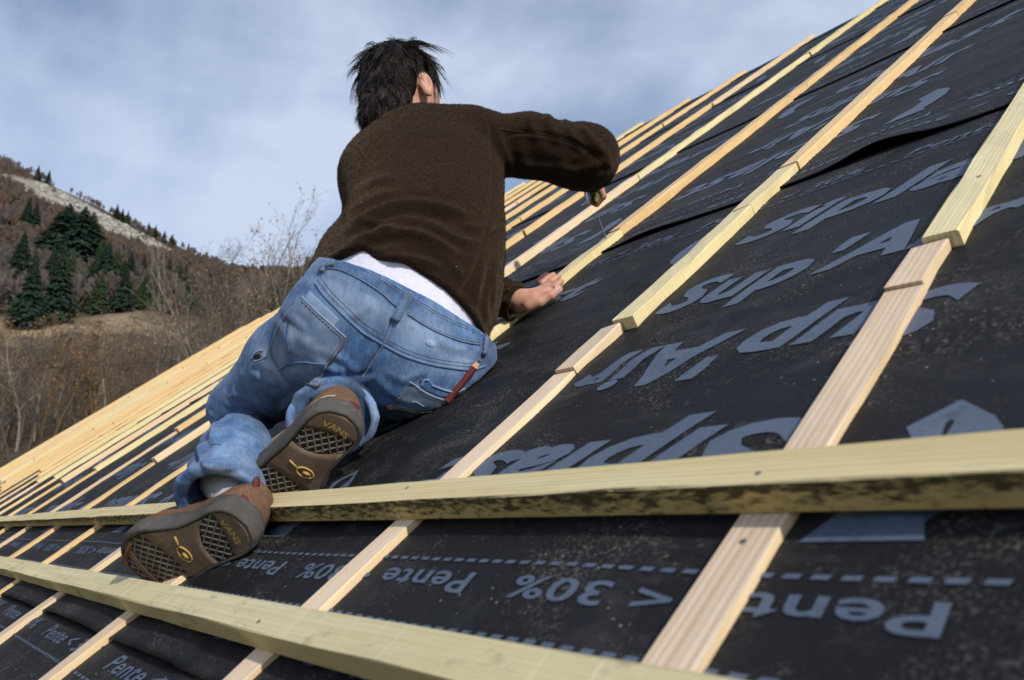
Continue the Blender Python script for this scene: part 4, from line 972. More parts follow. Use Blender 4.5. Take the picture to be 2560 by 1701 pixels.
# lace hanging from the left shoe, sock
S=Soup(); S.add(*tube(spline([PX(420,1284,1.22),PX(385,1296,1.215),PX(350,1330,1.215),PX(322,1370,1.22),PX(311,1400,1.235),PX(316,1412,1.245)],24),.0029,6)); smesh('lace',S,[M_LACE],lroot)
S=Soup(); S.add(*tube(spline([PX(735,1062,1.325),PX(722,1064,1.322),PX(712,1068,1.325)],8),.003,6)); smesh('lace',S,[M_LACE],rroot)
S=Soup(); S.add(*tube([LWf(.20,0,-.07),PX(560,1205,1.285),PX(572,1165,1.34)],[.036,.038,.042],14)); smesh('sock',S,[plain('grey_sock',(.42,.43,.47),.95,.1)])
# --- body: head, neck, trunk, arms and hands, one surface ------------------------------------
HC=PX(1004,238,1.885)                                               # middle of the skull
face=unit(W_R*.62+W_F*.74-W_U*.28); hup=unit(W_U*.93+W_F*.12-W_R*.16); hup=unit(hup-face*(hup@face)); hrt=np.cross(face,hup)
def hd(r,f,u): return HC+hrt*r+face*f+hup*u
RHN=PX(1473,440,2.085)
def rf(x,v,n): return roof2w([x,v,n])
WRL=PXN(1302,753,.042)
lo,hi=bbox([hd(.1,.12,.13),hd(-.1,-.12,-.2),RHN,REL,LEL,LSH,rf(-1.30,1.45,.02),WRL,PX(985,800,1.5)],.06)
B=Field(lo,hi,.0036)
B.ell(hd(0,-.004,.028),[hrt,face,hup],(.076,.096,.088),.02)
B.ell(hd(0,.030,-.035),[hrt,face,hup],(.060,.066,.082),.04)
B.cap(hd(0,.102,-.018),hd(0,.092,.012),.010,.007,None,.012)                # nose
B.cap(hd(.03,.075,.012),hd(-.03,.075,.012),.016,.016,None,.012)              # brow
B.cap(hd(.022,.078,-.062),hd(-.022,.078,-.062),.010,.010,None,.010)          # mouth
B.cap(hd(0,.072,-.098),hd(0,.06,-.100),.016,.016,None,.02)                    # chin
for s_ in (1,-1): B.ell(hd(.031*s_,.078,-.004),[hrt,face,hup],(.013,.010,.008),.003,'s'); B.ell(hd(.031*s_,.073,-.004),[hrt,face,hup],(.012,.012,.011),.002)
for s_ in (1,-1):                                                    # ears: rim, bowl, lobe
    ec=hd(.083*s_,-.004,-.006); eu=unit(hup*.97-face*.22); ef=unit(np.cross(hrt*s_,eu)); eo=unit(hrt*s_*.75-face*.62)
    ef=unit(face-eo*(face@eo)-eu*(face@eu))
    B.ell(ec,[ef,eu,eo],(.0175,.031,.0075),.006); B.ell(ec+ef*.004+eo*.0075+eu*.003,[ef,eu,eo],(.0105,.021,.0085),.002,'s'); B.ell(ec-eu*.026+ef*.004,[ef,eu,eo],(.009,.010,.006),.006)
B.cap(hd(0,-.028,-.06),PX(1030,350,1.86),.048,.046,None,.03)
B.chain([PX(1034,360,1.85),PX(1052,480,1.73),PX(1000,780,1.52)],[(.05,.045),(.12,.09),(.12,.085)],W_R,.03)
B.chain([PX(980,400,1.84),LSH,LEL,WRL],[.045,.045,.036,.026],None,.02); B.chain([PX(1100,375,1.82),RSH,REL,RHN],[.05,.05,.040,.026],None,.02)
def finger(P,R): 
    for i in range(len(P)-1): B.cap(P[i],P[i+1],R[i],R[i+1],None,.004)
# left hand flat on the batten, thumb along its near side
bt=.0262
palm=PXN(1336,742,.037); kn=PXN(1360,722,.034); acr=unit(PXN(1372,742,.035)-PXN(1352,706,.035))
B.cap(WRL,palm,(.026,.020),(.033,.017),acr,.015); B.cap(palm,kn,(.035,.015),(.033,.0105),acr,.01)
for (a,b,c,d) in (((1366,729,.038),(1385,717,.040),(1396,709,.036),(1404,704,.033)),((1361,717,.038),(1379,704,.041),(1390,696,.037),(1397,691,.033)),((1355,709,.037),(1369,697,.040),(1378,691,.035),(1384,687,.031)),((1347,704,.034),(1357,695,.036),(1364,690,.031),(1368,687,.028))):
    finger([PXN(a[0],a[1],a[2]-.005),PXN(b[0],b[1],b[2]-.006),PXN(c[0],c[1],c[2]-.002),PXN(*d)],[.0086,.0080,.0074,.0066])
finger([PXN(1322,764,.030),PXN(1348,756,.026),PXN(1376,740,.026),PXN(1397,724,.025)],[.016,.0128,.0102,.0092])
# right hand closed round the hammer handle
HB,HT=PX(1490,506,1.985),PX(1462,410,2.30); hx=unit(HT-HB); GC=HB+hx*.085
hu=unit(W_R-hx*(W_R@hx)); hv=np.cross(hx,hu)
B.cap(RHN-hu*.0,GC+hv*.030*np.sign(hv@W_U)+hx*.0,.026,.024,None,.015)
upv=hv*np.sign(hv@W_U)
for i in range(4):
    c=GC+hx*(.030-.020*i); finger([c+upv*.020+hu*.012,c+hu*.024-upv*.002,c+hu*.008-upv*.022,c-hu*.014-upv*.014],[.0095,.0092,.0088,.0078])
finger([GC+hx*.02+upv*.018-hu*.012,GC+hx*.045-hu*.020,GC+hx*.060-hu*.006-upv*.018],[.0115,.0105,.009])
VB,FB=B.mesh(); del B; VB=relax(VB,FB,1,.35)
body=pmesh('body',VB,FB,[M_SKIN]); body['label']='fair skin of head, neck and hands'
# thumb nail of the left hand
S=Soup(); tb=bvh(VB,FB); patch(S,tb,[(1385,714),(1395,711),(1400,718),(1398,727),(1388,726)],.0006,.002,3); smesh('thumb_nail',S,[plain('nail_pink',(.58,.36,.33),.3,.5)],body)
# --- hair -----------------------------------------------------------------------------------
hc_=Field(HC-.14,HC+.15,.004); hc_.ell(hd(0,-.008,.034),[hrt,face,hup],(.0800,.0985,.0895),.0); hc_.ell(hd(0,-.045,-.040),[hrt,face,hup],(.066,.052,.070),.03); hc_.ell(hd(0,-.052,-.085),[hrt,face,hup],(.052,.036,.045),.03)
hc_.ell(hd(0,.088,-.045),[hrt,face,hup],(.12,.075,.075),.01,'s')
for s_ in (1,-1): hc_.ell(hd(.085*s_,.012,-.022),[hrt,face,hup],(.03,.030,.036),.008,'s')
VC,FC=hc_.mesh(); VC=VC+vnormals(VC,FC)*(.003*fbm(VC*60,3,4))[:,None]
def hair():
    rg=np.random.default_rng(12); VV=[];FF=[];n=0; NS=6
    T0=bvh(VB,FB); cnt=0; clumps=[]
    NC=vnormals(VC,FC)
    for vi in rg.permutation(len(VC)):
        q=VC[vi]-(HC+face*-.004+hup*.022); r,f,u=(q@hrt)/.080,(q@face)/.100,(q@hup)/.094
        if NC[vi]@unit(q)<.1: continue
        # hairline: leaves the face and the ears free
        if f>.62 and u<.45: continue
        if abs(r)>.55 and -.95<u<.20 and -.36<f<.40: continue
        clumps.append((VC[vi]-NC[vi]*.004,NC[vi],r,f,u))
        if len(clumps)>=1100: break
    crown=unit(hup*.86-face*.5)
    for (p,nr,r,f,u) in clumps:
        # hair falls away from the crown, tousled on top
        t=nr-crown; t=t-nr*(t@nr); t=unit(t+1e-6); t=unit(t-W_U*(.25+.5*(u<-.2))-face*.15+rg.normal(0,.34,3)); t=unit(t-nr*(t@nr))
        top=np.clip(u*1.3,0,1); ln=rg.uniform(.022,.038)*(1+.35*top)*(.8 if u<-.3 else 1)*(.62 if abs(r)>.55 and u<.5 and -.45<f<.5 else 1); lift=rg.uniform(.04,.22)+.42*top*rg.random()
        if rg.random()<.08 and u>.25 and f<.15: ln*=1.5; lift+=.6
        if f>.25: ln*=.62; lift*=.4
        curl=rg.normal(0,.75,3); curl-=nr*(curl@nr)*.5
        tipoff=rg.normal(0,.004,3)
        ns=14
        for q in range(ns):
            o=rg.normal(0,.0058,3); o-=nr*(o@nr); p0=p+o+nr*.001
            spread=rg.normal(0,.0028,3); P=[]; l_=ln*rg.uniform(.75,1.12)
            for s_ in np.linspace(0,1,NS):
                c=p+nr*(l_*(lift*s_*(1.25-.75*s_))+.003)+t*(l_*s_*(1-.12*s_))+curl*l_*.45*s_*s_-W_U*(l_*(.32+.75*(f>.12))*s_*s_)
                w=1-.78*s_; P.append(c+o*w+spread*s_+tipoff*s_)
            V,_f=tube(P,np.linspace(.00075,.00022,NS)*rg.uniform(.8,1.2),3,False); VV.append(V)
    k=np.concatenate(VV); m=len(VV); per=NS*3; fq=[]
    for i in range(NS-1):
        for j in range(3): fq.append([i*3+j,i*3+(j+1)%3,(i+1)*3+(j+1)%3,(i+1)*3+j])
    fq=np.array(fq); F=(fq[None]+ (np.arange(m)*per)[:,None,None]).reshape(-1,4)
    return k,F
VH,FH=hair()
hairo=pmesh('hair',VH,FH,[M_HAIR],smooth=True); hairo['label']='short tousled dark brown hair'
pmesh('hair_mass',VC,FC,[plain('hair_base_brown',(.012,.008,.0065),.9,.05)],hairo)  # matt dark brown base under the strands
# ------------------------------------------------------------------ tools
S=Soup(); M_OLIVE=Mat('worn_olive_handle',.55,.4); _n=M_OLIVE.noise(M_OLIVE.coord(),60,4); M_OLIVE.color(M_OLIVE.ramp(_n,[(.35,(.045,.045,.010)),(.65,(.17,.17,.03))])); M_OLIVE=M_OLIVE.m
hb=empty('hammer',GC); tag(hb,'hammer with worn olive handle held in the right hand','hammer')
def tmesh(nm,V,F,mats,par,c): return obj(nm,mesh_np(nm,np.asarray(V)-c,F,mats,True),par)
s_=np.linspace(0,1,14); rad=np.array([.004,.0105,.0132,.0138,.0135,.0128,.0120,.0115,.0112,.011,.011,.0112,.0115,.011]); pts=np.array([HB+(HT-HB)*np.array(t) for t in s_*.62-.012])
V,F=tube(pts,rad,12); tmesh('handle',V,F,[M_OLIVE],hb,GC)
V,F=tube([HB+(HT-HB)*.58,HB+(HT-HB)*.98],[.0075,.0075],10); tmesh('shank',V,F,[M_STEEL],hb,GC)
hw=unit(np.cross(hx,W_R)); S=Soup(); c=HT
for a,b,r0_,r1_ in ((c-hw*.055,c-hw*.03,.0135,.0135),(c-hw*.03,c+hw*.02,.011,.012),(c+hw*.02,c+hw*.065,.012,.004)): S.add(*tube([a,b],[r0_,r1_],10))
obj('head',mesh_np('head',np.concatenate(S.v)-GC,S.f,[M_STEEL],False),hb)
# flat steel of the grip seen beside the handle
S=Soup(); a=HB-hu*.016+hx*.006; box_=[]; 
V=[]; 
for z in (0,1):
    for y in (-1,1):
        for x in (-1,1): V.append(a+hx*(.075*z)+hu*(.0035*x)+hv*(.0095*y))
S.add(V,[[0,2,3,1],[4,5,7,6],[0,1,5,4],[2,6,7,3],[0,4,6,2],[1,3,7,5]]); obj('grip_plate',mesh_np('grip_plate',np.concatenate(S.v)-GC,S.f,[plain('bright_steel',(.62,.62,.63),.35,.6)],False),hb)
# nail standing in the batten
nb=rf(-1.306,1.560,.0262); nd=unit(PX(1495,543,to_px(nb)[2]-.006)-nb)
S=Soup(); S.add(*tube([nb-nd*.01,nb+nd*.055],.0021,8)); S.add(*tube([nb+nd*.055,nb+nd*.0572],.0046,10))
no=obj('nail',mesh_np('nail',np.concatenate(S.v)-nb,S.f,[M_STEEL],False),None,nb); tag(no,'long steel nail standing half driven in the batten','nail')
# carpenter's pencil in the back pocket
p0,_=hit(TD,1128,990); p1,_=hit(TD,1192,912); 
if p0 is None: p0=PX(1128,990,1.37)
if p1 is None: p1=PX(1192,912,1.37)
q0=p0-W_F*.004; q1=p1-W_F*.013; dx_=unit(q1-q0); sx_=unit(np.cross(dx_,W_F)); sy_=np.cross(dx_,sx_)
pe=empty('pencil',q0); tag(pe,"red carpenter's pencil sticking out of the back pocket of the jeans",'pencil')
def bar(a,b,w0,h0,w1,h1):
    ring=[(-1,-.5),(-.5,-1),(.5,-1),(1,-.5),(1,.5),(.5,1),(-.5,1),(-1,.5)]
    V=[a+sx_*x*w0+sy_*y*h0 for x,y in ring]+[b+sx_*x*w1+sy_*y*h1 for x,y in ring]
    return np.array(V),[[i,(i+1)%8,8+(i+1)%8,8+i] for i in range(8)]+[list(range(8))[::-1],list(range(8,16))]
Lp=np.linalg.norm(q1-q0)
for nm,a,b,w0,w1,mt in (('barrel',q0-dx_*.012,q0+dx_*(Lp-.006),.0062,.0062,plain('red_lacquer',(.10,.014,.012),.4,.5)),('sharpened_wood',q0+dx_*(Lp-.006),q0+dx_*(Lp+.004),.0060,.0040,plain('cedar',(.58,.36,.18))),('lead',q0+dx_*(Lp+.004),q0+dx_*(Lp+.010),.0026,.0014,plain('graphite',(.03,.03,.03)))):
    V,F=bar(a,b,w0,w0*.62,w1,w1*.62); obj(nm,mesh_np(nm,V-q0,F,[mt],False),pe)
# ------------------------------------------------------------------ hillside behind the house
def azel(px,py):
    r=ray(px,py); hl=math.hypot(r[0],r[1]); return math.atan2(r[1],r[0]), r[2]/hl
AZ0=azel(1280,1000)[0]
def curve(D,pts):
    A=[]; 
    for px,py in pts:
        a,e=azel(px,py); A.append((-(a-AZ0),e))          # grows to the right
    A.sort(); return D,np.array([a for a,_ in A]),np.array([e for _,e in A])
SKYL=[(-900,150),(-500,230),(-200,305),(0,394),(48,416),(96,440),(159,472),(239,507),(303,541),(383,579),(446,610),(500,636),(539,652),(596,676),(667,690),(730,668),(800,640),(1000,620),(1400,640),(2200,700)]
def off(c,d): return [(x,y+d) for x,y in c]
CUR=[curve(48,[(-800,1130),(0,1110),(200,1085),(400,1040),(600,985),(800,960),(1400,1000),(2200,1050)]),
 curve(80,[(-800,1000),(0,960),(200,940),(400,905),(600,880),(800,860),(1400,900),(2200,980)]),
 curve(125,[(-800,900),(0,868),(150,868),(300,875),(450,860),(560,850),(800,820),(1400,850),(2200,930)]),
 curve(165,[(-800,850),(0,800),(120,805),(230,790),(330,772),(430,805),(540,808),(800,780),(1400,810),(2200,900)]),
 curve(230,[(-800,720),(0,735),(200,742),(330,745),(430,760),(540,770),(800,750),(1400,770),(2200,860)]),
 curve(340,[(-800,560),(0,640),(200,668),(350,690),(450,705),(540,725),(700,725),(1400,740),(2200,820)]),
 curve(500,[(-800,420),(0,545),(100,570),(200,605),(300,640),(400,668),(500,690),(600,706),(700,712),(1400,710),(2200,780)]),
 curve(700,[(-800,300),(0,450),(60,475),(96,500),(179,540),(255,577),(303,600),(367,622),(446,655),(500,672),(600,692),(700,700),(1400,680),(2200,750)]),
 curve(850,[(-800,210),(-200,360),(0,418),(41,447),(128,468),(198,505),(287,552),(383,602),(462,646),(540,668),(600,685),(680,694),(760,672),(1400,655),(2200,720)]),
 curve(960,off(SKYL,6))]
nphi=560; phis=np.linspace(-1.75,1.45,nphi)
Ds=np.concatenate([np.linspace(9,48,26),np.linspace(50,165,60),np.linspace(170,500,90),np.linspace(506,960,110),np.linspace(990,1500,14)])
cd=np.array([c[0] for c in CUR]); ce=np.array([np.interp(phis,c[1],c[2]) for c in CUR])   # elevation slopes
GZ=gz if 'gz' in globals() else -3.6
def ground_grid():
    Z=np.zeros((len(Ds),nphi))
    for i,D in enumerate(Ds):
        if D<cd[0]:
            t=np.clip((D-14)/(cd[0]-14),0,1); t=t*t*(3-2*t)*.6+t*.4
            z=GZ*(1-t)+(CAM[2]+ce[0]*cd[0])*t
        elif D<=cd[-1]:
            z=np.array([np.interp(D,cd,CAM[2]+ce[:,j]*cd) for j in range(nphi)])
        else:
            z=(CAM[2]+ce[-1]*cd[-1])-(D-cd[-1])*.35
        Z[i]=z
    return Z
GZgrid=ground_grid()
PH,DD=np.meshgrid(phis,Ds); aw=AZ0-PH
GX=CAM[0]+np.cos(aw)*DD; GY=CAM[1]+np.sin(aw)*DD
rough=fbm(np.stack([GX/18,GY/18,0*GX],-1),5,4)*np.clip(DD/90,.2,6)*.9
rough*=np.clip((DD-25)/40,0,1)
GZg=GZgrid+rough*(1-np.clip((DD-840)/80,0,.7))
def gz_at(px,D):
    """ground point at distance D straight below photograph column px"""
    a=azel(px,900)[0]; ph=-(a-AZ0)
    j=np.interp(ph,phis,np.arange(nphi)); i=np.interp(D,Ds,np.arange(len(Ds)))
    i0=int(min(i,len(Ds)-2)); j0=int(min(j,nphi-2)); fi,fj=i-i0,j-j0
    z=(GZg[i0,j0]*(1-fi)*(1-fj)+GZg[i0+1,j0]*fi*(1-fj)+GZg[i0,j0+1]*(1-fi)*fj+GZg[i0+1,j0+1]*fi*fj)
    return np.array([CAM[0]+math.cos(a)*D,CAM[1]+math.sin(a)*D,z])
M_HILL=Mat('hillside_ground',.95,.1)
def hill_mat(m):
    v=m.coord(); at=m.n('ShaderNodeAttribute',attribute_name='cover'); sc=m.n('ShaderNodeSeparateColor'); m.l(at.outputs['Color'],sc.inputs[0])
    n1=m.noise(v,.10,6,.65); n2=m.noise(v,.9,5,.7); n3=m.noise(v,.035,4,.6)
    litter=m.ramp(n2,[(.3,(.040,.030,.022)),(.7,(.098,.074,.054))])
    litter=m.mix(m.ramp(n1,[(.4,0.),(.65,.6)]),litter,(.085,.060,.030))
    grass=m.ramp(n2,[(.3,(.26,.195,.115)),(.7,(.44,.345,.22))]); grass=m.mix(m.ramp(n1,[(.55,0.),(.66,.7)]),grass,(.13,.095,.055))
    rock=m.ramp(n2,[(.25,(.16,.15,.135)),(.5,(.33,.315,.285)),(.8,(.47,.45,.41))])
    rock=m.mix(m.ramp(m.noise(m.coord(scale=(1,1,1)),.16,6,.75),[(.50,0.),(.58,1.)]),rock,(.16,.125,.075))
    c=m.mix(sc.outputs[0],litter,grass); c=m.mix(sc.outputs[1],c,rock); m.color(c)
    m.bump(m.math('ADD',n1,m.math('MULTIPLY',n2,.3)),.6,2.0)
hill_mat(M_HILL); M_HILL=M_HILL.m
Vg=np.stack([GX,GY,GZg],-1).reshape(-1,3)
ii=np.arange(len(Ds)*nphi).reshape(len(Ds),nphi)
Fg=np.stack([ii[:-1,:-1],ii[1:,:-1],ii[1:,1:],ii[:-1,1:]],-1).reshape(-1,4)
# what covers the ground: dry grass on the meadow shelf, pale scree high up
pxg,pyg,_d=to_px(Vg); Dg=DD.ravel()
fn=fbm(np.stack([Vg[:,0]/14,Vg[:,1]/14,0*Dg],-1),4,11)
meadow=np.clip(1-np.abs(Dg-146)/26,0,1)*np.clip((fn+.28)*4,0,1)
meadow=np.maximum(meadow,.8*np.clip(1-np.abs(Dg-255)/22,0,1)*np.exp(-((pxg-400)/90)**2)*np.clip((fn+.1)*4,0,1))
meadow=np.maximum(meadow,np.clip(1-np.abs(Dg-500)/160,0,1)*np.exp(-((pxg-745)/40)**2))
up=np.interp(pxg,[-200,41,128,198,287,383,462,500],[380,442,462,500,548,599,643,668])
lowr=np.interp(pxg,[-200,30,60,96,179,255,303,367,446,500],[385,450,472,497,535,570,592,615,650,668])
f2=fbm(np.stack([Vg[:,0]/22,Vg[:,1]/22,Vg[:,2]/22],-1),4,21)
scree=np.clip((pyg-up+3)/7,0,1)*np.clip((lowr-pyg+4+f2*10)/7,0,1)*(Dg>560)*(pxg>-150)*np.clip(.9+f2*.9,0,1)
me=mesh_np('hillside',Vg,Fg,[M_HILL])
at=me.attributes.new('cover','FLOAT_COLOR','POINT'); colr=np.zeros((len(Vg),4),np.float32); colr[:,0]=meadow; colr[:,1]=scree; colr[:,3]=1; at.data.foreach_set('color',colr.ravel())
tag(obj('hillside',me),kind='structure')
# the ground round the house, one sheet out to the horizon on every side
gs=Soup(); r0,r1=200.,4000.
ang=np.linspace(0,2*math.pi,49)[:-1]
V=[(0,3,GZ-.25)]+[(15*math.cos(a)-6,3+15*math.sin(a),GZ-.25) for a in ang]+[(r1*math.cos(a),r1*math.sin(a),GZ-60) for a in ang]
F=[[0,1+i,1+(i+1)%48] for i in range(48)]+[[1+i,49+i,49+(i+1)%48,1+(i+1)%48] for i in range(48)]
gs.add(V,F); tag(obj('ground',gs.mesh('ground',[plain('valley_turf',(.09,.085,.04),.95,.1,.3,2)])),kind='structure')

# ------------------------------------------------------------------ vegetation
def bark(name,c): return plain(name,c,.9,.1,.3,14)
M_TWIG=bark('grey_brown_bark',(.100,.085,.072)); M_TWIGL=bark('pale_grey_bark',(.24,.21,.17)); M_TWIGR=bark('reddish_twigs',(.120,.080,.058)); M_TWIGO=bark('ochre_twigs',(.17,.115,.05)); M_TWIGP=bark('purple_brown_twigs',(.105,.082,.080))
M_DEAD=plain('dead_leaves',(.25,.155,.085),.8,.2,.35,3); M_NEED=plain('dark_needles',(.017,.036,.022),.8,.2,.4,3); M_NEEDL=plain('mid_green_needles',(.035,.062,.026),.8,.2,.4,3); M_IVY=plain('olive_leaves',(.060,.062,.024),.7,.3,.4,3)
def branch_mesh(seed,h,r0,levels,spread,twig,lean=0.0,leaves=0,upright=.6,nb=(9,5,4),mats=None,name='tree'):
    """bare tree: trunk tube, limbs, twigs as thin three-sided tubes; returns trunk mesh and crown mesh"""
    rg=np.random.default_rng(seed); T=Soup(); Cr=Soup(); tips=[]
    def grow(p,d,ln,r,lev):
        n=6 if lev==0 else (4 if lev==1 else 3)
        pts=[p]; dd=d.copy()
        for i in range(n):
            dd=dd+rg.normal(0,.10 if lev==0 else .2,3)+np.array([0,0,.10*upright]); dd/=np.linalg.norm(dd)
            pts.append(pts[-1]+dd*ln/n)
        pts=np.array(pts); rad=np.linspace(r,max(r*.25,.004),n+1)
        (T if lev==0 else Cr).add(*tube(pts,rad,6 if lev==0 else 3,False))
        if lev>=levels: tips.append(pts[-1]); tips.append(pts[-2]); return
        m=nb[lev]
        for j in range(m):
            t=rg.uniform(.28 if lev==0 else .15,1.0); i=min(int(t*n),n-1); q=pts[i]+(pts[i+1]-pts[i])*(t*n-i)
            ax=pts[min(i+1,n)]-pts[i]; ax/=np.linalg.norm(ax); rv=rg.normal(0,1,3); rv-=ax*(rv@ax); rv/=np.linalg.norm(rv)
            nd=ax*(1-spread)+rv*spread+np.array([0,0,upright*.3]); nd/=np.linalg.norm(nd)
            grow(q,nd,ln*rg.uniform(.28,.5)*(1.15-t*.5),max(r*(1-.7*t)*.5,.005),lev+1)
    grow(np.zeros(3),np.array([lean,0,1.]),h,r0,0)
    if leaves:
        for q in [tips[i] for i in rg.integers(0,len(tips),leaves)]:
            c=q+rg.normal(0,.12,3); a=rg.normal(0,1,3); a/=np.linalg.norm(a); b=np.cross(a,rg.normal(0,1,3)); b/=np.linalg.norm(b); s_=rg.uniform(.035,.075)
            Cr.add([c-a*s_,c+b*s_*.6,c+a*s_,c-b*s_*.6],[[0,1,2,3]],1)
    mats=mats or (M_TWIG,M_DEAD)
    return T.mesh(name+'_trunk',[mats[0]],True),Cr.mesh(name+'_crown',list(mats))
def conifer_mesh(seed,h,r,mat,dens=1.0,name='conifer'):
    rg=np.random.default_rng(seed); T=Soup(); Cr=Soup()
    T.add(*tube([(0,0,0),(0,0,h*.5),(0,0,h*.97)],[h*.018,h*.012,h*.002],6,False))
    nl=int(30*dens)
    for i in range(nl):
        t=i/(nl-1); z=h*(.10+.88*t); rr=r*(1-t)**.85*(.85+.3*rg.random())+h*.012; nb=int(18-9*t)
        for j in range(nb):
            a=2*math.pi*(j+rg.random()*.8)/nb; ln=rr*rg.uniform(.7,1.15); dz=-ln*rg.uniform(.15,.45)
            d=np.array([math.cos(a),math.sin(a),0]); sd=np.array([-d[1],d[0],0])
            p0=np.array([0,0,z+h*.02]); p1=d*ln*.55+np.array([0,0,z+dz*.35]); p2=d*ln+np.array([0,0,z+dz])
            w=ln*.13
            Cr.add([p0,p1+sd*w,p2,p1-sd*w,p1+np.array([0,0,-w*.8])],[[0,3,2],[0,2,1],[0,4,3],[0,1,4],[2,4,1],[2,3,4]])
            for q in range(9):
                b=p0+(p2-p0)*rg.uniform(.25,1.)+sd*rg.normal(0,w*.6); e=b+sd*rg.normal(0,w*.5)+d*rg.uniform(.05,.25)*ln+np.array([0,0,-rg.uniform(.05,.25)*ln]); s_=rg.uniform(.04,.09)*ln+.03
                Cr.add([b-sd*s_,e,b+sd*s_,b+np.array([0,0,s_])],[[0,1,2],[0,3,1],[2,1,3]])
    return T.mesh(name+'_trunk',[M_TWIG],True),Cr.mesh(name+'_crown',[mat])
def plant(name,meshes,loc,scale,rz,label,cat,group=None,tilt=0):
    e=empty(name,loc); e.scale=(scale,)*3 if not hasattr(scale,'__len__') else scale; e.rotation_euler=(0,tilt,rz)
    tag(e,label,cat,group)
    a=obj('trunk',meshes[0],e); b=obj('crown',meshes[1],e); return e
def ordn(i):
    o='first second third fourth fifth sixth seventh eighth ninth tenth eleventh twelfth thirteenth fourteenth fifteenth sixteenth seventeenth eighteenth nineteenth'.split(); t='twent thirt fort fift sixt'.split()
    if i<19: return o[i]
    k=i+1; return t[k//10-2]+('ieth' if k%10==0 else 'y-'+o[k%10-1])
# conifers that stand out on the slope: (column, row of the tip, height in pixels, distance)
CON=[conifer_mesh(s,20,r,m,d) for s,r,m,d in ((1,5.4,M_NEED,1.3),(2,4.2,M_NEED,1.1),(3,4.6,M_NEEDL,1.0),(4,3.4,M_NEEDL,.9))]
CL=[(120,496,150,330,0,'tallest dark conifer in the clump high on the left slope'),(162,505,135,325,0,'dark conifer at the right of the tall hillside clump'),(95,520,120,335,1,'dark conifer at the left of the tall hillside clump'),(186,520,110,332,1,'narrow dark conifer edging the hillside clump below the scree'),
 (12,478,70,420,1,'dark conifer at the left frame edge under the ridge'),(34,490,60,420,1,'second dark conifer from the left frame edge under the ridge'),
 (236,594,80,330,0,'broad dark conifer right of the tall clump'),(262,612,70,330,2,'mid green conifer right of the tall clump'),(215,596,70,335,2,None),(282,640,50,330,1,None),
 (122,596,80,260,1,'dark conifer alone on the grey wooded slope'),(210,690,62,200,2,'bushy green conifer above the dry meadow'),(112,668,95,190,2,'green conifer above the left end of the meadow'),(80,705,75,185,3,None),
 (30,690,120,190,2,'tall green conifer at the left frame edge by the meadow'),(8,660,110,200,0,None),(52,620,90,250,1,None),
 (320,668,52,300,2,'mid green conifer beside the bare trees'),(345,672,52,300,2,None),(308,664,56,310,0,None),(365,678,60,290,3,None),(378,690,50,290,2,None),
 (298,620,42,420,1,None),(332,632,40,430,1,None),(398,640,50,420,1,'slim conifer low on the purple slope'),(378,650,34,430,1,None),(425,650,36,430,2,None),(440,646,38,430,1,None),(478,655,30,450,1,None),
 (752,632,52,300,2,'conifer on the small hill left of the worker'),(770,640,50,305,1,None),(728,655,40,300,3,None),(740,690,70,160,2,'dense green tree behind the batten rows by the worker'),(775,700,80,150,2,None),(700,705,60,170,3,None),
 (245,500,13,900,1,None),(260,512,11,900,1,None),(333,548,16,900,1,None),(352,556,14,900,1,None),(376,570,18,900,1,None),(398,580,14,900,1,None),(442,603,14,900,1,None),(275,517,14,900,3,None),(52,408,16,900,1,None),(22,396,18,900,1,None)]
_r=np.random.default_rng(9)
for _ in range(16):
    _x=_r.uniform(-20,500); CL.append((_x,float(np.interp(_x,[0,250,500],[560,620,680])+_r.uniform(0,70)),40,_r.uniform(240,430),int(_r.integers(0,4)),None))
for i,(px,py,hp,D,kk,lab) in enumerate(CL):
    if i>5 and 240<D<440: D=D*.60; hp=hp*1.5
    base=gz_at(px,D); top=CAM[2]+azel(px,py)[1]*D
    hh=max(top-base[2],hp/FPX*D*.9); base[2]=top-hh
    sc=hh/20.; sw=sc*(1.7 if i<4 else 1.0 if D<800 else 1.0)
    lab=lab or (ordn(sorted(c[0] for c in CL if not c[5] and c[3]>800).index(px))+' small dark conifer from the left on the skyline ridge' if D>800 else ordn(sorted((c[0],c[1]) for c in CL if not c[5] and c[3]<=800).index((px,py)))+' lesser green conifer from the left among the bare slope trees')
    plant('conifer_tree',CON[kk],base,(sw,sw,sc),RNG.uniform(0,6.28),lab,'conifer','conifers on the skyline' if D>800 else 'conifers on the slope')
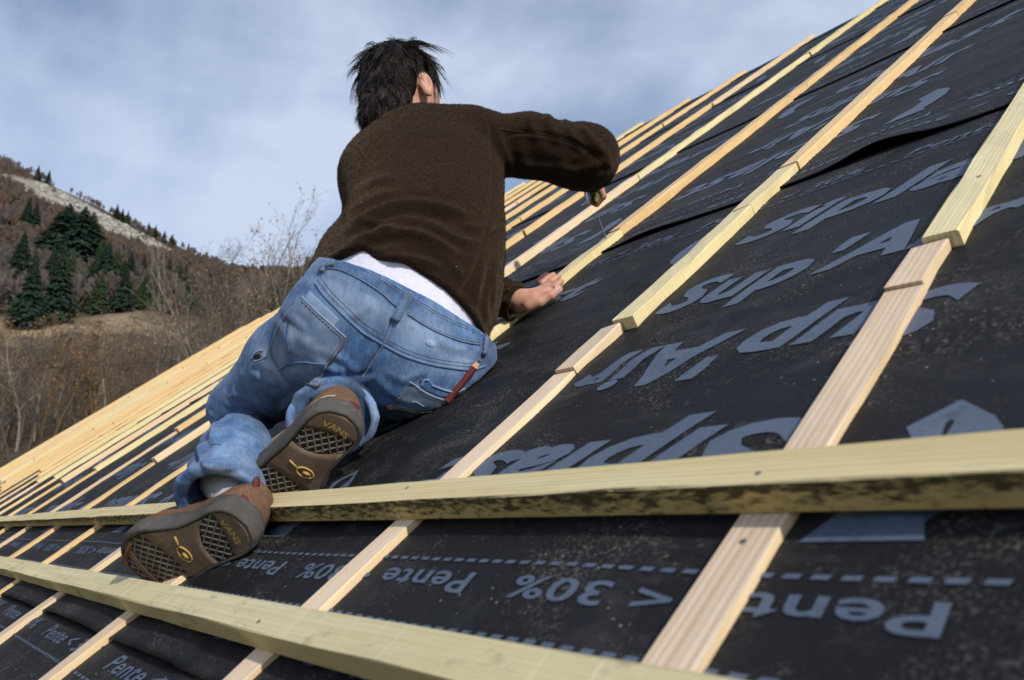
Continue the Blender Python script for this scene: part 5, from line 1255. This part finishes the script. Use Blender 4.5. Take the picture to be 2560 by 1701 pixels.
# the far bare wood that reads as one mass
def forest(name,label,spec,mats,seed):
    rg=np.random.default_rng(seed); VV=[];FF=[];MM=[];n=0
    for (px,D,hh) in spec:
        b=gz_at(px,D); r=hh*rg.uniform(.22,.34); mi=int(rg.integers(0,len(mats)))
        nt=120 if D<450 else (64 if D<650 else 40)
        # trunk and steep limbs as slim blades, twig clusters as small slanted triangles
        a=rg.uniform(0,6.28,nt); u=rg.random(nt)**.6; zt=hh*rg.uniform(.30,1.0,nt); rad=r*np.sqrt(np.clip(1-((zt/hh-.62)/.45)**2,.03,1))*u
        tip=np.stack([np.cos(a)*rad,np.sin(a)*rad,zt],1); root=np.stack([tip[:,0]*.25,tip[:,1]*.25,zt*rg.uniform(.35,.75,nt)],1)
        sd=rg.normal(0,1,(nt,3)); sd/=np.linalg.norm(sd,axis=1,keepdims=True); w=hh*(.0065 if D<450 else .013)
        V=np.stack([root-sd*w*.5,root+sd*w*.5,tip+sd*w*1.6+rg.normal(0,hh*.03,(nt,3)),tip+rg.normal(0,hh*.05,(nt,3))],1).reshape(-1,3)
        tr=np.array([[-.012*hh,0,-1.],[.012*hh,0,-1.],[.004*hh,0,hh*.8],[-.004*hh,0,hh*.8]])
        V=np.vstack([V,tr])+b; f=np.arange(len(V)).reshape(-1,4)+n; VV.append(V);FF.append(f);MM.append(np.full(len(f),mi)); n+=len(V)
    o=obj(name,mesh_np(name,np.vstack(VV),np.vstack(FF),mats,False,np.concatenate(MM))); tag(o,label,'wood',None,'stuff')
spec=[]
for _ in range(3400):
    px=RNG.uniform(-260,860); D=RNG.uniform(345,955)
    b=gz_at(px,D); x,y,_=to_px(b)
    u_=np.interp(x,[-200,41,128,198,287,383,462,500],[380,442,462,500,548,599,643,668]); l_=np.interp(x,[-200,30,60,96,179,255,303,367,446,500],[385,450,472,497,535,570,592,615,650,668])
    if D>560 and u_-2<y<l_+20 and RNG.random()<.98: continue
    spec.append((px,D,RNG.uniform(6,10)*(1 if D>600 else 1.15)))
forest('far_bare_wood','purplish brown leafless wood covering the far slope below the scree',spec,[M_TWIGP,M_TWIG,M_TWIGR],5)
spec=[]
for _ in range(620):
    D=RNG.uniform(172,340); px=RNG.uniform(-200,840); spec.append((px,D,RNG.uniform(5.0,8.5)))
forest('slope_bare_wood','grey leafless wood on the nearer slope above the dry meadow',spec,[M_TWIG,M_TWIGP,M_TWIG],6)
# scree boulders
rs=Soup()
for _ in range(900):
    px=RNG.uniform(20,480); D=RNG.uniform(690,860); b=gz_at(px,D); x,y,_=to_px(b)
    u_=np.interp(x,[41,128,198,287,383,462],[442,462,500,548,599,643]); l_=np.interp(x,[30,60,96,179,255,303,367,446],[450,472,497,535,570,592,615,650])
    if not(u_+1<y<l_): continue
    r=RNG.uniform(.7,2.4); q=b+RNG.normal(0,r*.35,(6,3))+np.array([(r,0,0),(-r,0,0),(0,r,0),(0,-r,0),(0,0,r*.8),(0,0,-r)])
    rs.add(q,[[0,2,4],[2,1,4],[1,3,4],[3,0,4],[2,0,5],[1,2,5],[3,1,5],[0,3,5]])
tag(obj('scree_rubble',rs.mesh('scree_rubble',[plain('pale_limestone',(.40,.385,.35),.9,.1,.2,.5)])),'pale limestone rubble strewn over the bare strip of the mountain','rubble',None,'stuff')
# leafless shrubs of the thicket below the meadow, and taller bare trees by the roof edge
def quads(me):
    n=len(me.vertices); co=np.empty(n*3,np.float32); me.vertices.foreach_get('co',co); L_=np.empty(len(me.loops),np.int32); me.loops.foreach_get('vertex_index',L_); mi=np.empty(len(me.polygons),np.int32); me.polygons.foreach_get('material_index',mi)
    return co.reshape(-1,3),L_.reshape(-1,4),mi
def thicket(name,label,mats,spots,protos):
    VV=[];FF=[];MM=[];n=0
    for (px,D,sc,pi) in spots:
        b=gz_at(px,D); b[2]-=.3; a=RNG.uniform(0,6.28); c,s_=math.cos(a),math.sin(a)
        for me in protos[pi]:
            V,F,mi=quads(me); V=V*sc; V=np.stack([V[:,0]*c-V[:,1]*s_,V[:,0]*s_+V[:,1]*c,V[:,2]],1)+b; VV.append(V);FF.append(F+n);MM.append(mi); n+=len(V)
    tag(obj(name,mesh_np(name,np.vstack(VV),np.vstack(FF),mats,False,np.concatenate(MM))),label,'thicket',None,'stuff')
for nm,lab,mt,lv,cnt in (('grey_thicket','grey leafless thicket filling the slope below the meadow',M_TWIG,0,90),('reddish_thicket','reddish brown leafless thicket with dead leaves below the meadow',M_TWIGR,70,66),('ochre_thicket','ochre leafless thicket in the left foreground slope',M_TWIGO,60,50),('pale_thicket','pale grey leafless scrub low in the thicket',M_TWIGL,0,16)):
    pr=[branch_mesh(40+i+cnt,4.2,.045,3,.62,1,0,lv,.5,(11,6,3),(mt,M_DEAD),'shrub') for i in range(2)]
    sp=[]
    for q in range(cnt):
        near=q<cnt*.72; D=RNG.uniform(42,74) if near else RNG.uniform(74,122); px=RNG.uniform(-90,640) if mt is not M_TWIGO else RNG.uniform(-90,330)
        sp.append((px,D,RNG.uniform(.75,1.4)*(1 if near else .62),int(RNG.integers(0,2))))
    thicket(nm,lab,[mt,M_DEAD],sp,pr)
TR=[branch_mesh(60+i,h_,r_,3,sp,1,ln,lv,up_,nb,(mt,M_DEAD),'bare_tree') for i,(h_,r_,sp,ln,lv,up_,nb,mt) in enumerate(((10,.075,.45,.04,0,.9,(9,5,3),M_TWIGL),(10,.07,.5,-.05,160,.8,(10,5,3),M_TWIG),(10,.06,.35,.12,60,1.0,(8,4,3),M_TWIGL),(9,.10,.6,.0,0,.5,(11,6,4),M_TWIG)))]
BT=[(716,532,34,0,'tallest slender bare tree against the sky left of the worker'),(636,540,33,1,'bare tree with wind-bent leafy twigs against the sky'),(560,600,32,2,'pale leaning bare stem left of the bare tree group'),(676,585,31,2,None),(700,570,36,1,None),(652,590,36,0,None),(738,600,34,2,None),(600,640,30,1,None),(580,660,35,3,None),(540,690,38,3,None),(622,640,37,3,None),(690,640,33,3,None),(520,720,34,0,None),(755,640,33,1,None),(480,770,40,3,'spreading bare tree at the meadow edge'),(500,740,30,2,None),
 (25,820,48,3,'bare tree leaning in the left thicket'),(190,840,55,3,None),(300,800,58,3,'wide bare bush standing before the dry meadow'),(60,930,40,3,None),(110,700,178,0,'pale trunked bare tree above the meadow'),(150,690,182,2,'slanting pale bare tree above the meadow'),(135,695,180,1,None),(390,860,45,3,None),(440,840,42,1,None),(330,900,40,3,None),(240,950,38,3,None)]
for _ in range(30):
    px=RNG.uniform(455,800); BT.append((px,RNG.uniform(640,740) if px>520 else RNG.uniform(720,800),RNG.uniform(27,44),int(RNG.choice([1,1,2,3,3])),None))
RK={p:i for i,p in enumerate(sorted((a,b) for a,b,_,_,l in BT if not l))}
for px,py,D,kk,lab in BT:
    b=gz_at(px,D); top=CAM[2]+azel(px,py)[1]*D; h0=10 if kk<3 else 9
    hh=max(3.,top-b[2]); sc=hh/h0*.93; sw=sc*(1.0 if hh<12 else .8)
    plant('bare_tree',TR[kk],b,(sw,sw,sc),RNG.uniform(0,6.28),lab or ordn(RK[(px,py)])+' unremarkable leafless tree from the left between meadow and roof edge','tree','bare trees between meadow and roof')
OL=[branch_mesh(80+i,4.0,.05,2,.6,1,0,900,.5,(16,9,0),(M_TWIG,M_IVY),'olive_bush') for i in range(2)]
for i,(px,py,D) in enumerate(((742,700,36),(772,715,33),(712,730,38),(792,690,40),(690,745,35))):
    b=gz_at(px,D); top=CAM[2]+azel(px,py)[1]*D; sc=max(2.,top-b[2])/4.4; plant('olive_bush',OL[i%2],b,(sc*.8,sc*.8,sc),RNG.uniform(0,6.28),ordn([690,712,742,772,792].index(px))+' olive green leafy bush from the left behind the roof edge','bush','olive bushes behind the roof edge')
# boulder, cable
b=gz_at(75,44); bb=bmesh.new(); bmesh.ops.create_icosphere(bb,subdivisions=3,radius=1)
for v in bb.verts:
    n_=mnoise.noise(v.co*1.3)*.35+mnoise.noise(v.co*3.1)*.12; v.co*=(1+n_); v.co.z*=.75
me=bpy.data.meshes.new('boulder'); bb.to_mesh(me); bb.free(); me.materials.append(plain('grey_boulder',(.30,.29,.28),.9,.1,.25,4))
bo=obj('boulder',me,None,PX(72,1088,44)); bo.scale=(.42,.42,.40); tag(bo,'pale grey boulder at the foot of the thicket by the roof edge','rock')
A=PX(-900,935,26); Bp=PX(900,868,30); t=np.linspace(0,1,60)[:,None]; pts=A*(1-t)+Bp*t; pts[:,2]-=(4*t*(1-t)*.35)[:,0]
s=Soup(); s.add(*tube(pts,.011,6)); tag(obj('overhead_cable',s.mesh('overhead_cable',[plain('black_cable',(.02,.02,.02))],True)),'thin black overhead cable crossing the thicket','cable')
